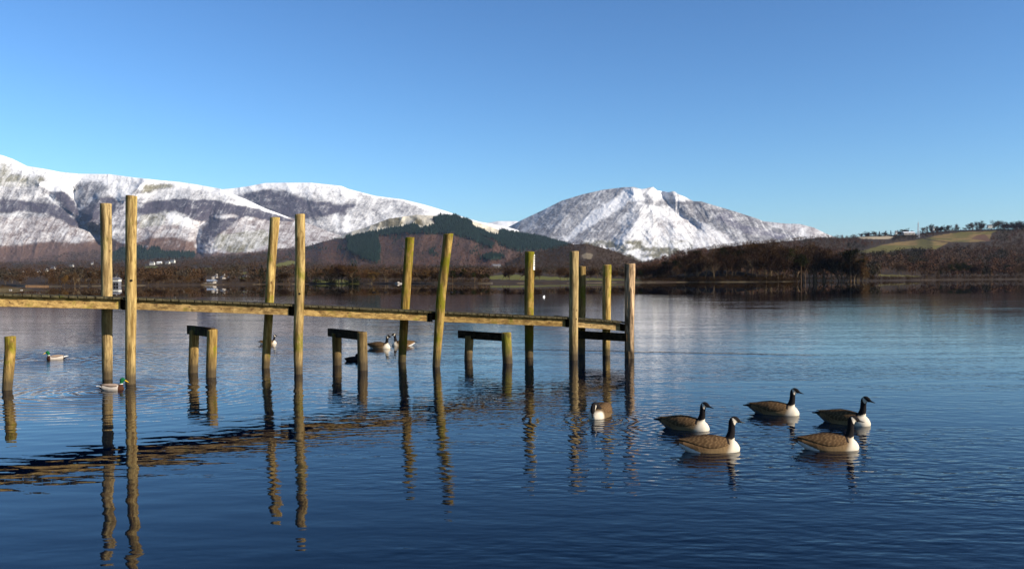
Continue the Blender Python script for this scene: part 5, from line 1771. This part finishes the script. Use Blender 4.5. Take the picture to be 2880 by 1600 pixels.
gbill = bill_mesh([(0.378, 0.348, 0.016, 0.017, 1, -0.25), (0.40, 0.340, 0.013, 0.0125, 1, -0.3), (0.43, 0.331, 0.010, 0.007, 1, -0.22), (0.452, 0.327, 0.006, 0.004, 1, -0.1), (0.458, 0.326, 0.002, 0.0015, 1, 0)], M_BILL)
gbill2 = bill_mesh([(0.458, 0.105, 0.018, 0.020, 0.3, -1), (0.468, 0.080, 0.013, 0.013, 0.3, -1), (0.478, 0.050, 0.010, 0.007, 0.3, -1), (0.482, 0.032, 0.004, 0.003, 0.3, -1)], M_BILL)
geye = [eye_mesh((0.350, s * 0.0315, 0.372), 0.0055) for s in (-1, 1)]
geye2 = [eye_mesh((0.452, s * 0.033, 0.150), 0.0055) for s in (-1, 1)]


def repaint(me, fn):
    n = len(me.vertices); co = np.empty(n * 3, dtype=np.float32); me.vertices.foreach_get('co', co); co = co.reshape(-1, 3)
    c = np.ones((n, 4), dtype=np.float32); c[:, :3] = fn(co[:, 0], co[:, 1], co[:, 2])
    me.color_attributes['tint'].data.foreach_set('color', c.ravel())


repaint(gb1, goose_paint(*paint_args, rump=0.95))
repaint(gb2, goose_paint(CHIN2, lambda x, z: (x > 0.15) & (z > 0.13 + 0.2 * np.abs(x - 0.27)) | (x > 0.40), low=True))
repaint(gb3, goose_paint(*paint_args, rump=0.12))  # rump shade painted in: white rump darkened for the rear geese


def place_bird(name, loc, heading, label, group, parts, scale=1.0, cat='goose', tilt=0.0):
    o = empty(name, loc, label, cat, group, heading)
    o.scale = (scale,) * 3
    o.rotation_euler = (0, tilt, heading)
    for nm, me in parts:
        c = bpy.data.objects.new(nm, me); c.parent = o; COL.objects.link(c)
    return o


GOOSE = [('body', gb1), ('wing', gw[0]), ('wing', gw[1]), ('tail', gt), ('bill', gbill), ('eye', geye[0]), ('eye', geye[1])]
GOOSE2 = [('body', gb2), ('wing', gw[0]), ('wing', gw[1]), ('tail', gt), ('bill', gbill2), ('eye', geye2[0]), ('eye', geye2[1])]


def gpos(pxc, pyw): x, y = wxy(pxc, pyw); return (x, y, 0.0)


R_ = math.radians
# (centre x of the body, waterline y, heading, scale, label)
geese = [
    (1989, 1268, R_(3), 0.985, 'nearest brown goose swimming right with white rump showing, lowest of the group'),
    (2323, 1262, R_(-3), 0.97, 'near brown goose at the right whose head overlaps the goose behind it'),
    (1920, 1205, R_(-30), 0.93, 'goose with tan flank just above and left of the nearest goose'),
    (2172, 1163, R_(-26), 0.98, 'rearmost goose of the right group, alone at the top of it'),
    (2369, 1189, R_(-43), 0.98, 'dark backed goose at the far right, half behind a nearer goose head'),
]
GOOSE3 = [('body', gb3)] + GOOSE[1:]
for k, (px, py, hd, s, lab) in enumerate(geese):
    place_bird('goose', gpos(px, py), hd, lab, 'geese on the water', GOOSE if k < 2 else GOOSE3, s)
place_bird('goose', gpos(1692, 1168), R_(-90 - 22), 'goose swimming towards the camera with lowered head below the jetty end', 'geese on the water', GOOSE2, 1.0)
place_bird('goose', gpos(1064, 979), R_(-18), 'goose facing right beyond the jetty, beak to beak with another', 'geese on the water', GOOSE, 0.98)
place_bird('goose', gpos(1137, 972), R_(180 + 14), 'goose facing left behind the dark rear post', 'geese on the water', GOOSE, 0.95)
place_bird('goose', gpos(752, 967), R_(14), 'goose mostly hidden behind the second rear post', 'geese on the water', GOOSE, 0.72)

# mallards
D_BODY = [(-0.245, 0.078, 0.010, 0.004), (-0.22, 0.070, 0.028, 0.016), (-0.17, 0.050, 0.052, 0.042), (-0.11, 0.036, 0.072, 0.066), (-0.02, 0.028, 0.086, 0.082), (0.07, 0.024, 0.088, 0.084),
          (0.14, 0.020, 0.078, 0.080), (0.19, 0.018, 0.058, 0.066), (0.225, 0.018, 0.030, 0.038), (0.235, 0.018, 0.01, 0.012)]
D_NECK = [(0.14, 0.03, 0.050, 1, 0), (0.175, 0.07, 0.046, 1, 0), (0.188, 0.105, 0.032, 0.95, 0), (0.192, 0.14, 0.031, 0.9, 0), (0.198, 0.175, 0.040, 0.82, 0), (0.215, 0.190, 0.040, 0.8, 0),
          (0.24, 0.178, 0.026, 0.8, 0), (0.258, 0.168, 0.013, 0.9, 0)]


def duck_paint(x, y, z):
    s = fbm(x * 80, z * 80, 4)[:, None]
    c = np.array([[0.42, 0.36, 0.30]]) * (0.85 + 0.3 * s)
    c = np.where((z > 0.085)[:, None], np.array([[0.17, 0.12, 0.085]]) * (0.8 + 0.5 * s), c)
    c[(x > 0.15)] = np.array([0.055, 0.022, 0.012])
    c[(x < -0.145)] = np.array([0.012, 0.011, 0.014])
    m = (x < -0.155) & (z > 0.055 + (-0.155 - x) * 0.18) & (z < 0.072 + (-0.155 - x) * 0.14); c[m] = np.array([0.78, 0.76, 0.72])
    hd = (z > 0.112) & (x > 0.12)
    g = 0.5 + 0.5 * fbm(x * 40, z * 40, 3)
    c[hd] = (np.array([[0.006, 0.075, 0.025]]) * (0.5 + g[:, None]))[hd]
    c[(z > 0.104) & (z < 0.113) & (x > 0.13)] = np.array([0.8, 0.78, 0.74])
    return c


def duck_wing(u, v):
    c = np.array([[0.30, 0.22, 0.165]]) * (0.75 + 0.5 * fbm(u * 8, v * 14, 8)[:, None])
    c = np.where((v > 0.72)[:, None], np.array([[0.085, 0.055, 0.04]]), c)
    c[u > 0.9] = np.array([0.03, 0.025, 0.022])
    return c


db = skin_bird('body', D_BODY, D_NECK, 0.005); paint(db, duck_paint, M_BIRD)
dw = [wing_mesh(s, D_BODY, 0.13, -0.19, lambda u: 48 + 26 * math.sin(math.pi * min(1, u + 0.1)) - 18 * u, 0.007, duck_wing, M_BIRD, ztip=0.008) for s in (-1, 1)]
dbill = bill_mesh([(0.243, 0.176, 0.014, 0.014, 1, -0.3), (0.27, 0.164, 0.012, 0.010, 1, -0.45), (0.295, 0.151, 0.013, 0.006, 1, -0.45), (0.315, 0.142, 0.009, 0.004, 1, -0.4), (0.320, 0.140, 0.003, 0.002, 1, -0.4)], M_BILLY)
deye = [eye_mesh((0.226, s * 0.0285, 0.196), 0.004) for s in (-1, 1)]
dt = tail_mesh(-0.19, -0.27, 0.066, 0.080, 0.030, 0.022, 0.006, M_BIRD, (0.62, 0.60, 0.57))
DUCK = [('body', db), ('wing', dw[0]), ('wing', dw[1]), ('tail', dt), ('bill', dbill), ('eye', deye[0]), ('eye', deye[1])]
place_bird('mallard', gpos(312, 1096), R_(3), 'green headed mallard drake passing between the two nearest posts', 'mallards', DUCK, 1.0, 'duck')
place_bird('mallard', gpos(160, 1010), R_(180 + 28), 'green headed mallard drake facing left on the open water at left', 'mallards', DUCK, 1.0, 'duck')


def black_paint(x, y, z): return np.broadcast_to(np.array([0.012, 0.011, 0.013]), (len(x), 3)).copy()


C_NECK = [(0.12, 0.03, 0.050, 1, 0), (0.15, 0.08, 0.045, 1, 0), (0.165, 0.115, 0.034, 0.95, 0), (0.175, 0.14, 0.034, 0.85, 0), (0.20, 0.142, 0.028, 0.8, 0), (0.225, 0.132, 0.014, 0.9, 0)]
cb_ = skin_bird('body', D_BODY, C_NECK, 0.006); paint(cb_, black_paint, M_BIRD)
cbill = bill_mesh([(0.215, 0.136, 0.010, 0.011, 1, -0.3), (0.24, 0.127, 0.006, 0.007, 1, -0.3), (0.255, 0.122, 0.002, 0.002, 1, -0.3)], M_BILL)
COOT = [('body', cb_), ('bill', cbill)]
place_bird('coot', gpos(989, 1014), R_(50), 'black water bird beside the middle post frame', None, COOT, 0.95, 'water bird')
for (px, py, hd, lab) in ((1052, 822.5, 170, 'leftmost of the tiny dark ducks far out on the lake'), (1084, 822.5, 10, 'second tiny dark duck from the left far out on the lake'),
                          (1270, 822.5, 175, 'third tiny dark duck, right of the leaning posts'), (1287, 822, 175, 'rightmost of the tiny dark ducks far out on the lake')):
    place_bird('duck', gpos(px, py), R_(hd), lab, 'tiny ducks far out on the lake', COOT, 1.3, 'duck')


def gull_paint(x, y, z):
    c = np.broadcast_to(np.array([0.80, 0.80, 0.80]), (len(x), 3)).copy(); c[(z > 0.085) & (x < 0.1)] = np.array([0.45, 0.47, 0.5]); c[x < -0.2] = np.array([0.05, 0.05, 0.05]); return c


gu = skin_bird('body', D_BODY, C_NECK, 0.006); paint(gu, gull_paint, M_BIRD)
place_bird('gull', gpos(1529, 835), R_(60), 'lone white gull floating on the lake behind the gauge post', None, [('body', gu), ('bill', cbill)], 1.1, 'gull')

# ------------------------------------------------------------------ haze
hz = MB(); hz.box((0, 12000 - 2500, 596), (40000, 29000, 1210))
m = bpy.data.materials.new('haze'); m.use_nodes = True; nt = m.node_tree; nt.nodes.clear()
out = nt.nodes.new('ShaderNodeOutputMaterial'); pv = nt.nodes.new('ShaderNodeVolumePrincipled')
pv.inputs['Color'].default_value = (0.50, 0.68, 1.0, 1); pv.inputs['Density'].default_value = 0.000013
nt.links.new(pv.outputs[0], out.inputs['Volume'])
HAZE = True
if HAZE:
    ho = hz.build('haze', m); tag(ho, 'thin bluish winter haze over the lake and fells', 'haze', kind='stuff')
print('TREES', COUNT[0], 'objects', len(bpy.data.objects))
